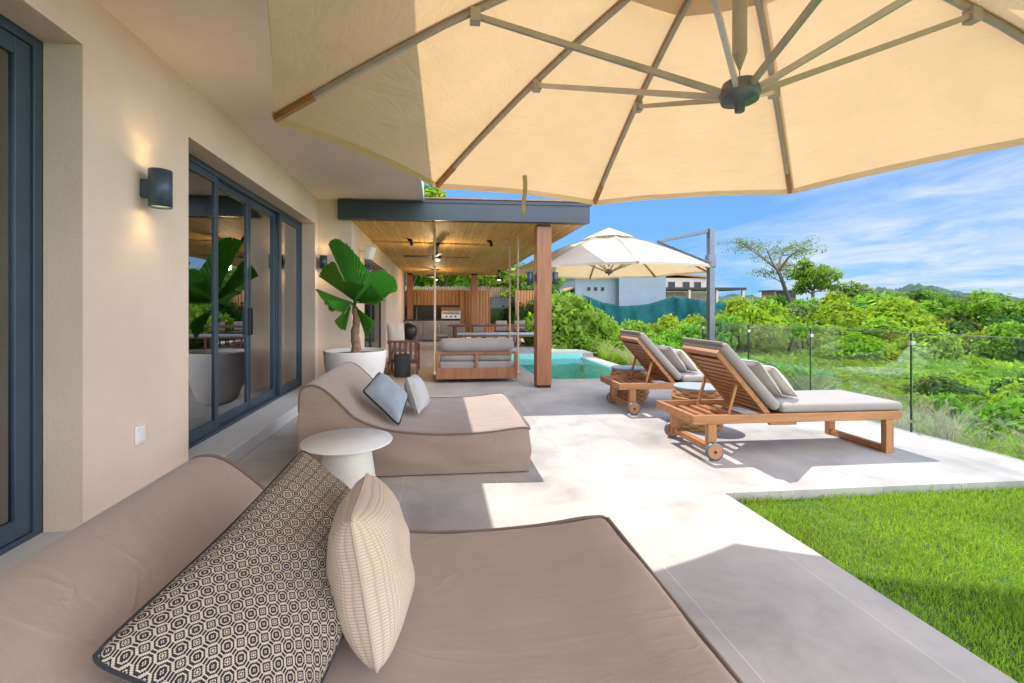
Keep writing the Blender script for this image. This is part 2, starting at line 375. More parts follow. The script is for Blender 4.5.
# ------------------------------------------------------------------ mesh building
ORG = {}
class MB:
    def __init__(s): s.v = []; s.f = []; s.uv = None; s.sm = []
    def add(s, vs, fs, smooth=False):
        b = len(s.v); s.v += [tuple(v) for v in vs]; s.f += [tuple(b + i for i in f) for f in fs]; s.sm += [smooth] * len(fs); return s
    def box(s, x0, x1, y0, y1, z0, z1):
        v = [(x, y, z) for z in (z0, z1) for y in (y0, y1) for x in (x0, x1)]
        return s.add(v, [(0, 2, 3, 1), (4, 5, 7, 6), (0, 1, 5, 4), (2, 6, 7, 3), (0, 4, 6, 2), (1, 3, 7, 5)])
    def beam(s, a, b, w, h, up=(0, 0, 1)):
        a, b = Vector(a), Vector(b); d = (b - a).normalized(); up = Vector(up)
        if abs(d.dot(up)) > .98: up = Vector((0, 1, 0))
        sx = d.cross(up).normalized() * w / 2; sz = sx.cross(d).normalized() * h / 2
        v = [p + i * sx + j * sz for p in (a, b) for i, j in ((-1, -1), (1, -1), (1, 1), (-1, 1))]
        return s.add(v, [(3, 2, 1, 0), (4, 5, 6, 7), (0, 1, 5, 4), (1, 2, 6, 5), (2, 3, 7, 6), (3, 0, 4, 7)])
    def tube(s, pts, r, n=10, caps=True):
        pts = [Vector(p) for p in pts]; rs = r if isinstance(r, (list, tuple)) else [r] * len(pts)
        vs = []; prev = None
        for i, p in enumerate(pts):
            d = (pts[min(i + 1, len(pts) - 1)] - pts[max(i - 1, 0)]).normalized()
            u = prev - d * prev.dot(d) if prev else d.orthogonal()
            u.normalize(); prev = u; w = d.cross(u)
            vs += [p + (u * math.cos(2 * math.pi * k / n) + w * math.sin(2 * math.pi * k / n)) * rs[i] for k in range(n)]
        fs = [(i * n + k, i * n + (k + 1) % n, (i + 1) * n + (k + 1) % n, (i + 1) * n + k) for i in range(len(pts) - 1) for k in range(n)]
        s.add(vs, fs, True)
        if caps: s.add(vs[:n][::-1], [tuple(range(n))]); s.add(vs[-n:], [tuple(range(n))])
        return s
    def lathe(s, prof, c=(0, 0, 0), n=40, smooth=True):
        vs = [(c[0] + r * math.cos(2 * math.pi * k / n), c[1] + r * math.sin(2 * math.pi * k / n), c[2] + z) for r, z in prof for k in range(n)]
        fs = [(i * n + k, i * n + (k + 1) % n, (i + 1) * n + (k + 1) % n, (i + 1) * n + k) for i in range(len(prof) - 1) for k in range(n)]
        return s.add(vs, fs, smooth)
    def grid(s, fn, nu, nv, smooth=True):
        vs = [fn(i / nu, j / nv) for j in range(nv + 1) for i in range(nu + 1)]; w = nu + 1
        return s.add(vs, [(j * w + i, j * w + i + 1, (j + 1) * w + i + 1, (j + 1) * w + i) for j in range(nv) for i in range(nu)], smooth)
    def sphere(s, c, r, n=16, sc=(1, 1, 1)):
        m = n // 2
        return s.grid(lambda u, v: (c[0] + r * sc[0] * math.sin(math.pi * max(.002, min(.998, v))) * math.cos(2 * math.pi * u),
                                    c[1] + r * sc[1] * math.sin(math.pi * max(.002, min(.998, v))) * math.sin(2 * math.pi * u),
                                    c[2] - r * sc[2] * math.cos(math.pi * v)), n, m)
    def cyl(s, a, b, r, n=20): return s.tube([a, b], r, n)
    def build(s, name, m, parent=None, bevel=0, loc=None, uvs=None, seg=2, solid=0):
        o_ = Vector(ORG[parent.name]) if parent else Vector(loc or (0, 0, 0))
        me = bpy.data.meshes.new(name)
        me.from_pydata([(v[0] - o_.x, v[1] - o_.y, v[2] - o_.z) for v in s.v], [], s.f)
        me.polygons.foreach_set('use_smooth', s.sm)
        if uvs:
            ul = me.uv_layers.new(name='UVMap')
            ul.data.foreach_set('uv', [c for l in me.loops for c in uvs[l.vertex_index]])
        me.materials.append(M[m] if isinstance(m, str) else m)
        o = bpy.data.objects.new(name, me); col.objects.link(o); ORG[o.name] = tuple(o_)
        if parent: o.parent = parent
        else: o.location = o_
        if bevel:
            b = o.modifiers.new('bevel', 'BEVEL'); b.width = bevel; b.segments = seg; b.limit_method = 'ANGLE'; b.angle_limit = R(40)
        if solid:
            b = o.modifiers.new('solid', 'SOLIDIFY'); b.thickness = solid; b.offset = 0
        me.update()
        return o
def tag(o, label=None, cat=None, group=None, kind=None):
    if label: o['label'] = label
    if cat: o['category'] = cat
    if group: o['group'] = group
    if kind: o['kind'] = kind
    return o
def thing(name, loc, label, cat, group=None):
    o = bpy.data.objects.new(name, None); o.location = loc; o.empty_display_size = .2
    col.objects.link(o); ORG[o.name] = tuple(loc); return tag(o, label, cat, group)
def dup(o, loc=None, parent=None, label=None, rz=None, sc=None):
    c = o.copy(); col.objects.link(c)
    if parent: c.parent = parent
    if loc is not None: c.location = loc; ORG[c.name] = tuple(loc)
    else: ORG[c.name] = ORG[(parent or o).name]
    if label: c['label'] = label
    if rz is not None: c.rotation_euler = (0, 0, rz)
    if sc is not None: c.scale = sc if isinstance(sc, tuple) else (sc,) * 3
    for ch in list(o.children): dup(ch, None, c)
    return c

def pillow_mb(A, B, C, D, t, n=22, pinch=.06, sag=None, uvn=(8, 8)):
    """soft cushion spanning four corners, A-B top edge, D-C bottom edge"""
    A, B, C, D = map(Vector, (A, B, C, D)); N = (B - A).cross(D - A).normalized()
    mb = MB(); uv = []
    for sgn in (1, -1):
        def fn(u, v):
            a, b = 2 * u - 1, 2 * v - 1
            kr = 1 - .05 * (a * b) ** 8; uu = .5 + .5 * a * kr * (1 - pinch * (1 - b * b)); vv = .5 + .5 * b * kr * (1 - pinch * (1 - a * a))
            p = A.lerp(B, uu).lerp(D.lerp(C, uu), vv)
            h = (max(0, (1 - abs(a) ** 2.6) * (1 - abs(b) ** 2.6))) ** .5 * t / 2
            w = mnoise.noise(p * 9 + Vector((sgn * 7, 0, 0))) * .06 * t * (1 - a * a * b * b)
            uv.append((u * uvn[0], v * uvn[1]))
            return p + N * sgn * (h + w)
        g = MB(); g.grid(fn, n, n)
        if sgn < 0: g.f = [f[::-1] for f in g.f]
        mb.add(g.v, g.f, True)
    # edge line, for piping
    edge = []
    for k in range(4 * n):
        s_, q = divmod(k, n); x = q / n
        u, v = ((x, 0), (1, x), (1 - x, 1), (0, 1 - x))[s_]
        a, b = 2 * u - 1, 2 * v - 1
        kr = 1 - .05 * (a * b) ** 8; uu = .5 + .5 * a * kr * (1 - pinch * (1 - b * b)); vv = .5 + .5 * b * kr * (1 - pinch * (1 - a * a))
        edge.append(A.lerp(B, uu).lerp(D.lerp(C, uu), vv))
    return mb, uv, edge
def pillow(name, corners, t, m, label, group, piping=None, pr=.006, uvn=(8, 8), **kw):
    mb, uv, edge = pillow_mb(*corners, t, uvn=uvn, **kw)
    c = sum((Vector(x) for x in corners), Vector()) / 4
    r = thing(name, tuple(c), label, 'pillow', group)
    mb.build('pillow_cover', m, r, uvs=uv)
    e = MB(); e.tube(edge + [edge[0]], pr, 6, False); e.build('piping', piping or m, r, uvs=[(0, 0)] * len(e.v))
    return r

# ------------------------------------------------------------------ THE SETTING
terr = MB()
def tz(x, y):
    d = math.hypot(x, y)
    s = max(0, min(1, (d - 24) / 40)); s = s * s * (3 - 2 * s)
    z = -1.0 + 1.1 * s
    if x > 4.7: z += .72 * max(0, min(1, 1 - (x - 5.9) / 4.5)) * (1 - s)
    z -= 3.0 * s * max(0, min(1, (x / max(d, 1) - .70) / .10))
    dn = max(0, min(1, (d - 75) / 120)); z -= 60 * dn * dn * max(0, min(1, (x / max(d, 1) - .25) * 2.2 + .15))
    if d > 6.5: z += .12 * mnoise.noise(Vector((x * .3, y * .3, 0)))
    return z
ax = [-3000, -1200, -500, -250, -120, -60, -30, -12] + [i * 2.0 for i in range(-4, 60)] + [130, 150, 170, 200, 250, 400, 900, 3000]
ay = [-3000, -800, -200, -60, -20] + [i * 2.0 for i in range(-5, 60)] + [130, 150, 170, 200, 250, 400, 900, 3000]
vs = [(x, y, tz(x, y)) for y in ay for x in ax]; w = len(ax)
terr.add(vs, [(j * w + i, j * w + i + 1, (j + 1) * w + i + 1, (j + 1) * w + i) for j in range(len(ay) - 1) for i in range(w - 1)], True)
tag(terr.build('ground', 'terrain'), kind='structure')

fl = MB()
fl.box(-2.6, 2.31, -4, 3.44, -1.2, 0).box(-2.6, 5.75, 3.44, 9.3, -1.2, 0)
fl.box(-1.9, 2.1, 9.3, 22.5, -1.2, 0).box(4.4, 4.75, 9.3, 13.5, -1.2, 0)
tag(fl.build('terrace_floor', 'tile'), kind='structure')
dk = MB(); dk.box(2.1, 4.75, 13.5, 22.5, -1.2, .12)
tag(dk.build('dining_deck_floor', 'tile'), kind='structure')
lw = MB(); lw.box(2.31, 5.75, -4, 3.44, -1.2, -.075)
tag(lw.build('lawn_ground', 'lawnsoil'), kind='structure')
pb = MB()
pb.box(2.1, 4.4, 9.3, 13.5, -1.35, -1.3)
tag(pb.build('pool_bottom', 'pooltile'), kind='structure')
pw = MB(); pw.box(2.102, 2.13, 9.33, 13.47, -1.3, -.012).box(4.37, 4.398, 9.33, 13.47, -1.3, -.012).box(2.102, 4.398, 9.302, 9.33, -1.3, -.012).box(2.102, 4.398, 13.47, 13.498, -1.3, .11)
tag(pw.build('pool_side_tiles', 'pooltile'), kind='structure')
ps = MB(); ps.box(2.7, 4.37, 9.33, 10.7, -1.3, -.32)
tag(ps.build('pool_shelf', 'poolshelf'), kind='structure')
wt = MB(); wt.grid(lambda u, v: (2.13 + 2.24 * u, 9.33 + 4.14 * v, -.055 + .004 * mnoise.noise(Vector((u * 9, v * 17, 0)))), 46, 80)
tag(wt.build('pool_water', 'water'), kind='structure')
sl = MB(); sl.box(1.62, 4.3, 8.52, 8.555, .0, .004).box(1.62, 1.655, 8.555, 9.28, .0, .004)
tag(sl.build('slot_drain', 'bronze'), kind='structure')

sea = MB(); sea.add([(-5000, 60, -24), (5000, 60, -24), (5000, 5000, -24), (-5000, 5000, -24)], [(0, 1, 2, 3)])
tag(sea.build('sea', 'sea'), kind='structure')
def hill(x0, y0, sx, sy, h, base, seed, name='wooded_hill'):
    mb = MB()
    def fn(u, v):
        a, b = 2 * u - 1, 2 * v - 1; r = math.sqrt(a * a + b * b)
        f = max(0, 1 - r * r) ** 1.2
        p = Vector((x0 + a * sx, y0 + b * sy, 0))
        n = mnoise.fractal(p * .02 + Vector((seed, 0, 0)), .7, 2.0, 5) * .25 + abs(mnoise.noise(p * .16)) * .09 + abs(mnoise.noise(p * .4)) * .05
        return (p.x, p.y, base + (h * (.85 + n)) * f + (0 if f > 0 else -2))
    mb.grid(fn, 150, 60)
    return tag(mb.build(name, 'hill'), kind='structure')
hill(480, 410, 190, 90, 52, -26, 3.1)
hill(150, 250, 120, 60, 21, -9, 8.2)
hill(60, 210, 70, 40, 20, -6, 5.7)

# ------------------------------------------------------------------ THE HOUSE
WX, DX = -2.15, -2.37
house = thing('house', (-2.37, 3.0, 0), 'cream plastered house with grey framed sliding glass doors along the terrace', 'house')
hw = MB()
Z1 = 3.44
hw.box(DX, WX, 2.95, 4.11, .15, Z1).box(DX, WX, 8.1, 8.3, .15, Z1).box(DX, WX, -3, -1.2, .15, Z1)
hw.box(DX, WX, -1.2, 2.95, 3.1, Z1).box(DX, WX, 4.11, 8.1, 2.98, Z1)
hw.box(DX, -1.56, 8.3, 8.5, 0, Z1)
hw.box(-1.78, -1.56, 8.5, 9.7, 0, 3.3).box(-1.78, -1.56, 13.6, 21.0, 0, 3.3).box(-1.78, -1.56, 9.7, 13.6, 2.62, 3.3)
hw.build('wall', 'wall', house)
rf = MB(); rf.box(-7.2, -.3, -3, 8.14, Z1, 3.72).box(-7.2, -1.56, 8.14, 8.5, Z1, 3.72)
rf.build('soffit_slab', 'soffit', house)
fa = MB(); fa.box(-.298, -.262, -3, 8.14, Z1 - .012, 3.74)
fa.build('fascia', 'fascia', house)
lg = MB(); lg.box(-2.42, -1.95, -3, 8.298, .001, .15)
lg.build('threshold_step', 'ledge', house, bevel=.008)
rm = MB()
rm.box(-7.1, -7.0, -3, 8.3, .15, 3.3).box(-7.0, DX, -3.1, -3.0, .15, 3.3).box(-7.0, DX, 8.3, 8.4, .15, 3.3)
rm.box(-7.0, DX, -3, 8.3, 3.302, 3.4)
rm.build('room_wall', 'room_wall', house)
rfl = MB(); rfl.box(-7.0, -2.425, -3, 8.3, .05, .148); rfl.build('room_floor', 'roomfloor', house)
pr = MB(); pr.box(-5.5, -5.4, 8.5, 21, 0, 3.07).box(-5.5, -1.78, 21, 21.1, 0, 3.07).box(-5.5, -1.78, 8.5, 21, 3.08, 3.2); pr.build('room_wall', 'room_wall', house)
# curtains
def curtain(x, y0, y1, z0, z1, amp=.05, f=24):
    mb = MB(); mb.grid(lambda u, v: (x + amp * math.sin(u * (y1 - y0) * f) * (.6 + .4 * v) + .01 * math.sin(u * 40), y0 + (y1 - y0) * u, z0 + (z1 - z0) * v), int((y1 - y0) * 40), 4)
    return mb
for y0, y1 in ((6.55, 8.05), (2.3, 2.9)):
    curtain(-2.62, y0, y1, .16, 3.0).build('curtain', 'curtain', house, solid=.004)

def door_panel(x, y0, y1, z0, z1, w=.075, t=.05, handle=None, rail=.11):
    d = MB(); d.box(x - t / 2, x + t / 2, y0, y0 + w, z0, z1).box(x - t / 2, x + t / 2, y1 - w, y1, z0, z1)
    d.box(x - t / 2, x + t / 2, y0 + w, y1 - w, z0, z0 + rail).box(x - t / 2, x + t / 2, y0 + w, y1 - w, z1 - w, z1)
    o = d.build('sliding_door', 'frame', house, bevel=.004)
    g = MB(); g.box(x - .006, x + .006, y0 + w + .001, y1 - w - .001, z0 + rail + .001, z1 - w - .001); g.build('pane', 'glass', o)
    if handle:
        h = MB(); h.box(x + t / 2, x + t / 2 + .03, handle - .014, handle + .014, 1.15, 1.5); h.build('handle', 'black', o, bevel=.004)
def door_frame(y0, y1, z0, z1, w=.06):
    d = MB(); d.box(DX - .13, DX - .002, y0, y0 + w, z0, z1).box(DX - .13, DX - .002, y1 - w, y1, z0, z1)
    d.box(DX - .13, DX - .002, y0 + w, y1 - w, z1 - w, z1).box(DX - .13, DX - .002, y0 + w, y1 - w, z0, z0 + .035)
    d.build('door_frame', 'frame', house, bevel=.003)
door_frame(4.11, 8.1, .15, 2.98)
ys = [4.172, 5.15, 6.10, 7.06, 8.038]
for i in range(4):
    x = DX - .04 if i in (0, 3) else DX - .096
    door_panel(x, ys[i] - (.0 if i in (0, 3) else .03), ys[i + 1] + (0 if i in (0, 3) else .0) - .002, .187, 2.918, .075, .05, {1: ys[2] - .04, 2: ys[2] + .03}.get(i))
door_frame(-1.2, 2.95, .15, 3.1)
ys = [-1.138, .85, 2.888]
for i in range(2): door_panel(DX - .04 - .056 * (i == 0), ys[i], ys[i + 1] - .002, .187, 3.038, .10, .05)
d = MB()
d.box(-1.76, -1.70, 9.7, 9.78, .02, 2.62).box(-1.76, -1.70, 13.52, 13.6, .02, 2.62).box(-1.76, -1.70, 9.78, 13.52, 2.54, 2.62).box(-1.76, -1.70, 9.78, 13.52, .02, .1).box(-1.76, -1.70, 11.6, 11.7, .1, 2.54)
o = d.build('sliding_door', 'frame', house); g = MB(); g.box(-1.735, -1.725, 9.781, 13.519, .101, 2.539); g.build('pane', 'pane_dark', o)

# sofa and cabinet dimly seen inside
sf = thing('sofa', (-5.2, 5.4, .15), 'low grey sofa standing inside the room behind the glass doors', 'sofa')
b = MB(); b.box(-5.7, -4.7, 4.4, 6.4, .2, .55); b.build('seat', 'greyfab2', sf, bevel=.06)
b = MB(); b.box(-5.95, -5.7, 4.4, 6.4, .2, .95); b.build('backrest', 'greyfab2', sf, bevel=.06)
for xx, yy in ((-5.6, 4.5), (-5.6, 6.2), (-4.85, 4.5), (-4.85, 6.2)):
    b = MB(); b.box(xx, xx + .1, yy, yy + .1, .151, .2); b.build('foot', 'darkwood', sf)

# ------------------------------------------------------------------ PAVILION
pav = thing('pavilion', (1.97, 8.3, 0), 'open pavilion with plank ceiling, steel edge beam and timber posts beside the pool', 'pavilion')
b = MB(); b.box(-1.78, 2.81, 8.17, 8.19, 3.10, 3.40).box(-1.78, 2.81, 8.15, 8.30, 3.40, 3.42).box(-1.78, 2.81, 8.15, 8.30, 3.085, 3.10)
b.build('edge_beam', 'steel', pav)
b = MB(); b.box(2.76, 2.81, 8.302, 21.6, 3.10, 3.40); b.build('edge_beam', 'steel', pav)
b = MB(); b.box(-1.555, 2.755, 8.31, 21.6, 3.075, 3.1); b.build('ceiling', 'ceil', pav)
b = MB(); b.box(-1.55, 2.87, 8.17, 21.7, 3.425, 3.47); b.build('roof', 'steel', pav)
b = MB(); b.box(-.25, 2.9, 8.14, 8.3, 3.472, 3.492); b.build('flashing', 'terracotta', pav)
def post(x, y, w, z1):
    q = MB(); q.box(x - w / 2, x + w / 2, y - w / 2, y + w / 2, .05, z1); o = q.build('post', 'post', pav, bevel=.006)
    q = MB(); q.box(x - w / 2 + .01, x + w / 2 - .01, y - w / 2 + .01, y + w / 2 - .01, 0, .05)
    q.build('post_shoe', 'black', o)
    q = MB(); q.box(x - w / 2 + .02, x + w / 2 - .02, y - w / 2 + .02, y + w / 2 - .02, z1, 3.074 if y > 8.5 else 3.0749)
    q.build('post_cap', 'black', o)
post(1.975, 8.44, .28, 3.03); post(1.62, 20.6, .28, 3.0); post(-1.3, 20.75, .26, 3.0)

# wall lamps
def wall_lamp(x, y, z, nx, ny, label, r=.062, h=.215, power=2.2, proto=None):
    """up-and-down cylinder lamp, (nx, ny) points away from the wall"""
    root = thing('wall_lamp', (x, y, z), label, 'wall lamp', 'graphite up and down wall lamps')
    c = (x + nx * (.05 + r), y + ny * (.05 + r))
    q = MB(); q.lathe([(r - .004, h / 2 - .02), (r - .004, h / 2), (r, h / 2), (r, -h / 2), (r - .004, -h / 2), (r - .004, -h / 2 + .02)], (c[0], c[1], z), 32); q.build('lamp_shade', 'frame', root)
    q = MB(); q.beam((x + nx * .001, y + ny * .001, z), (x + nx * .055, y + ny * .055, z), .06, .13); q.build('bracket', 'frame', root, bevel=.003)
    for s in (1, -1):
        q = MB(); q.lathe([(.0005, s * (h / 2 - .03)), (r - .005, s * (h / 2 - .03))], (c[0], c[1], z), 24); q.build('bulb', 'lampglow', root)
        if power:
            ld = bpy.data.lights.new('lamp_light', 'SPOT'); ld.energy = power; ld.color = (1, .62, .28); ld.spot_size = R(100); ld.spot_blend = .6; ld.shadow_soft_size = .02
            lo = bpy.data.objects.new('lamp_light', ld); col.objects.link(lo); lo.parent = root
            lo.location = (c[0] - x, c[1] - y, s * (h / 2 + .006)); lo.rotation_euler = (0 if s < 0 else math.pi, 0, 0)
    return root
wall_lamp(WX, 3.50, 2.37, 1, 0, 'lit graphite cylinder lamp on the cream wall between the two sliding doors', .075, .27, .75)
wall_lamp(-2.03, 8.3, 2.31, 0, -1, 'lit graphite cylinder lamp on the end wall behind the potted palm', .065, .23, .7)
wall_lamp(-1.56, 9.3, 2.25, 1, 0, 'graphite cylinder lamp on the pavilion wall just past the palm leaf', .065, .23, 0)
wall_lamp(1.835, 8.44, 2.07, -1, 0, 'graphite cylinder lamp on the left face of the near timber post', .055, .23, 0)
wall_lamp(2.115, 8.44, 2.07, 1, 0, 'graphite cylinder lamp on the right face of the near timber post', .055, .23, 0)
wall_lamp(-1.56, 14.6, 2.15, 1, 0, 'graphite cylinder lamp far back on the pavilion wall near the slat fence', .065, .25, 0)
sw = thing('wall_switch', (WX, 3.46, .59), 'small white weatherproof outlet cover low on the cream wall', 'outlet')
b = MB(); b.box(WX + .001, WX + .022, 3.41, 3.51, .525, .655); b.build('cover', 'white', sw, bevel=.006)
b = MB(); b.box(WX + .0225, WX + .03, 3.425, 3.495, .54, .64); b.build('flap', 'white', sw, bevel=.004)
sp_ = thing('loudspeaker', (-1.56, 9.05, 2.62), 'small white loudspeaker bracketed high on the pavilion wall', 'speaker')
b = MB(); b.beam((-1.40, 8.98, 2.60), (-1.28, 8.93, 2.56), .17, .26); b.build('cabinet', 'white', sp_, bevel=.02)
b = MB(); b.tube([(-1.559, 9.05, 2.62), (-1.40, 8.98, 2.6)], .012, 8); b.build('bracket', 'white', sp_)

# ceiling fans
def fan(x, y, zc, n, label, rz=0.0):
    root = thing('ceiling_fan', (x, y, zc), label, 'ceiling fan', 'black ceiling fans under the plank ceiling')
    q = MB(); q.lathe([(.001, -.0), (.07, -.0), (.06, -.05), (.018, -.07), (.016, -.22), (.05, -.24), (.10, -.29), (.11, -.36), (.08, -.40), (.001, -.40)], (x, y, zc), 24); q.build('motor', 'black', root)
    q = MB(); q.lathe([(.075, -.401), (.06, -.43), (.001, -.44)], (x, y, zc), 20); q.build('light', 'fanglow', root)
    if n == 4 or x < 1:
        ld = bpy.data.lights.new('lamp_light', 'POINT'); ld.energy = 15; ld.color = (1, .72, .42); ld.shadow_soft_size = .07
        lo = bpy.data.objects.new('lamp_light', ld); col.objects.link(lo); lo.parent = root; lo.location = (0, 0, -.62)
    for k in range(n):
        a = rz + 2 * math.pi * k / n; dx, dy = math.cos(a), math.sin(a); px, py = -dy, dx
        q = MB(); z = zc - .33
        v = []
        for r_, w_ in ((.1, .03), (.25, .065), (.75, .055), (.8, .03)):
            for s in (-1, 1):
                for dz in (-.005, .005): v.append((x + dx * r_ + px * w_ * s, y + dy * r_ + py * w_ * s, z + dz + s * .012))
        f = []
        for i in range(3):
            b0 = i * 4; f += [(b0, b0 + 4, b0 + 6, b0 + 2), (b0 + 1, b0 + 3, b0 + 7, b0 + 5), (b0, b0 + 1, b0 + 5, b0 + 4), (b0 + 2, b0 + 6, b0 + 7, b0 + 3)]
        f += [(0, 2, 3, 1), (12, 13, 15, 14)]
        q.add(v, f); q.build('blade', 'black', root)
    return root
fan(-.04, 11, 3.075, 4, 'nearest black four bladed ceiling fan over the hanging swing', .12)
fan(-.12, 18.6, 3.075, 3, 'black ceiling fan farther back over the outdoor kitchen', 0.05)
fan(2.5, 18.6, 3.075, 3, 'black ceiling fan at the back over the right end of the dining table', 1.57)
def spot(x, y, label):
    root = thing('ceiling_spotlight', (x, y, 3.075), label, 'spotlight', 'black ceiling spotlights')
    q = MB(); q.tube([(x, y, 3.074), (x, y, 3.03)], .05, 16); q.build('base', 'black', root)
    q = MB(); q.tube([(x + .03, y - .02, 3.05), (x + .05, y - .04, 2.93)], .035, 14); q.build('head', 'black', root)
spot(-.66, 10.4, 'black ceiling spotlight left of the nearest fan'); spot(1.17, 10.4, 'black ceiling spotlight right of the nearest fan')

# slat fence at the back, kitchen
fen = thing('slat_fence', (1.5, 21.2, 0), 'brown vertical slat fence closing the back of the pavilion', 'fence')
q = MB()
x = -1.5
while x < 4.6:
    if x < .95: q.box(x, x + .145, 21.16, 21.2, 1.64, 2.36)
    elif not (2.42 < x < 3.55): q.box(x, x + .11, 21.16, 21.2, .15, 2.34)
    else: q.box(x, x + .11, 21.16, 21.2, .15, .75)
    x += .165 if x < .95 else .14
q.build('slats', 'slat', fen)
q = MB(); q.box(-1.6, 2.44, 21.21, 21.25, .15, 2.3).box(3.61, 4.6, 21.21, 21.25, .15, 2.3).box(2.44, 3.61, 21.21, 21.25, .15, .77); q.build('backing', 'darkwood', fen)
q = MB(); q.box(.98, 1.16, 21.0, 21.15, 0, 2.36); q.build('post', 'slat', fen)
q = MB(); q.box(2.45, 3.6, 21.1, 21.13, .78, 2.02); o = q.build('window', 'pane_dark', fen)
ki = thing('outdoor_kitchen', (-.4, 20.5, 0), 'outdoor kitchen counter with steel doors and black splashback', 'kitchen counter')
q = MB(); q.box(-1.54, .96, 20.3, 21.0, 0.1, .93); q.build('cabinet', 'steel_door', ki)
q = MB(); q.box(-1.55, .97, 20.26, 21.0, .931, .99); q.build('countertop', 'black', ki, bevel=.006)
q = MB(); q.box(-1.54, .96, 21.05, 21.10, .99, 1.63); q.build('splashback', 'rubber', ki)
for i, xx in enumerate((-1.5, -.68, .13)):
    q = MB(); q.box(xx, xx + .78, 20.27, 20.298, .16, .90); d_ = q.build('cabinet_door', 'steel_door', ki, bevel=.004)
    q = MB(); q.tube([(xx + .70, 20.24, .35), (xx + .70, 20.24, .8)], .012, 8).tube([(xx + .70, 20.27, .4), (xx + .70, 20.24, .4)], .01, 6).tube([(xx + .70, 20.27, .75), (xx + .70, 20.24, .75)], .01, 6); q.build('handle', 'silver', d_)
q = MB(); q.tube([(-1.0, 20.85, .99), (-1.0, 20.85, 1.5), (-1.0, 20.8, 1.56), (-1.0, 20.68, 1.56), (-1.0, 20.64, 1.5)], .018, 8); q.build('tap', 'silver', ki)
gr = thing('gas_grill', (.55, 20.5, .99), 'stainless steel gas grill built on the kitchen counter', 'grill')
q = MB()
prof = [(20.3, 1.0), (20.24, 1.02), (20.24, 1.22), (20.3, 1.24), (20.32, 1.36), (20.42, 1.48), (20.6, 1.54), (20.9, 1.52), (20.95, 1.0)]
n_ = len(prof); v = [(xx, y, z) for xx in (.12, .98) for y, z in prof]
q.add(v, [tuple(range(n_)), tuple(range(2 * n_ - 1, n_ - 1, -1))] + [(i, n_ + i, n_ + (i + 1) % n_, (i + 1) % n_) for i in range(n_)])
q.build('hood', 'silver', gr, bevel=.01)
q = MB(); q.tube([(.2, 20.22, 1.30), (.9, 20.22, 1.30)], .02, 10).tube([(.24, 20.3, 1.31), (.24, 20.22, 1.30)], .012, 6).tube([(.86, 20.3, 1.31), (.86, 20.22, 1.30)], .012, 6); q.build('handle', 'silver', gr)
for k in range(3): q = MB(); q.tube([(.35 + .2 * k, 20.24, 1.12), (.35 + .2 * k, 20.19, 1.12)], .04, 14); q.build('knob', 'black', gr)
kg = thing('kettle_grill', (-.95, 14.3, 0), 'black domed kettle grill standing behind the armchair', 'grill')
q = MB(); q.lathe([(.001, .50), (.15, .51), (.24, .58), (.27, .72), (.27, .80)], (-.95, 14.3, 0), 28); q.build('bowl', 'black', kg)
q = MB(); q.lathe([(.28, .80), (.275, .86), (.22, .96), (.10, 1.02), (.001, 1.03)], (-.95, 14.3, 0), 28); q.build('lid', 'black', kg)
q = MB(); q.tube([(-1.03, 14.3, 1.01), (-1.03, 14.3, 1.08), (-.87, 14.3, 1.08), (-.87, 14.3, 1.01)], .015, 8); q.build('handle', 'silver', kg)
for a in (.4, 2.5, 4.6):
    q = MB(); q.tube([(-.95 + .2 * math.cos(a), 14.3 + .2 * math.sin(a), .56), (-.95 + .36 * math.cos(a), 14.3 + .36 * math.sin(a), 0)], .02, 8); q.build('leg', 'black', kg)

# dining set
dt = thing('dining_table', (2.0, 16.6, .12), 'long dark wood dining table on the pool deck', 'dining table')
q = MB(); q.box(.35, 3.9, 16.15, 17.1, .82, .88); q.build('tabletop', 'darkwood', dt, bevel=.008)
for xx in (.55, 3.6):
    for yy in (16.25, 16.95):
        q = MB(); q.box(xx, xx + .1, yy, yy + .1, .12 if xx > 2 else 0, .819); q.build('leg', 'darkwood_z', dt)
def dchair(x, y, z, rz=0, label=None):
    root = thing('dining_chair', (x, y, z), label, 'dining chair', 'dining chairs with grey pads')
    q = MB(); q.box(x - .25, x + .25, y - .24, y + .24, z + .42, z + .46); q.build('seat', 'darkwood', root)
    q = MB(); q.box(x - .24, x + .24, y - .23, y + .2, z + .461, z + .52); q.build('seat_pad', 'greyfab2', root, bevel=.02)
    q = MB(); q.box(x - .22, x + .22, y + .19, y + .235, z + .55, z + .88); q.build('back_pad', 'greyfab2', root, bevel=.02)
    for sx in (-.25, .21):
        for sy in (-.24, .24):
            q = MB(); q.box(x + sx, x + sx + .04, y + sy, y + sy + .04, z, z + (.42 if sy < 0 else .86)); q.build('leg', 'darkwood_z', root)
    root.rotation_euler = (0, 0, rz)
    return root
for xx, z, w in ((.8, 0, 'first dining chair from the left beyond the table'), (1.55, 0, 'second dining chair from the left beyond the table'), (2.45, .12, 'third dining chair from the left beyond the table'), (3.2, .12, 'rightmost dining chair beyond the table')):
    dchair(xx, 17.35, z, 0, w)
dchair(.1, 16.6, 0, R(90), 'dining chair at the left head of the table')
be = thing('dining_bench', (2.2, 15.7, .12), 'long wooden bench with pale blue seat pad in front of the dining table', 'bench')
q = MB(); q.box(.6, 3.8, 15.45, 15.95, .50, .55); q.build('seat', 'darkwood', be)
q = MB(); q.box(.62, 3.78, 15.46, 15.94, .551, .63); q.build('seat_pad', 'bluepat', be, bevel=.025, uvs=[(v_[0], v_[1]) for v_ in q.v])
for xx in (.7, 2.75, 3.6):
    for yy in (15.5, 15.85):
        q = MB(); q.box(xx, xx + .07, yy, yy + .07, 0 if xx < 2 else .12, .499); q.build('leg', 'darkwood_z', be)

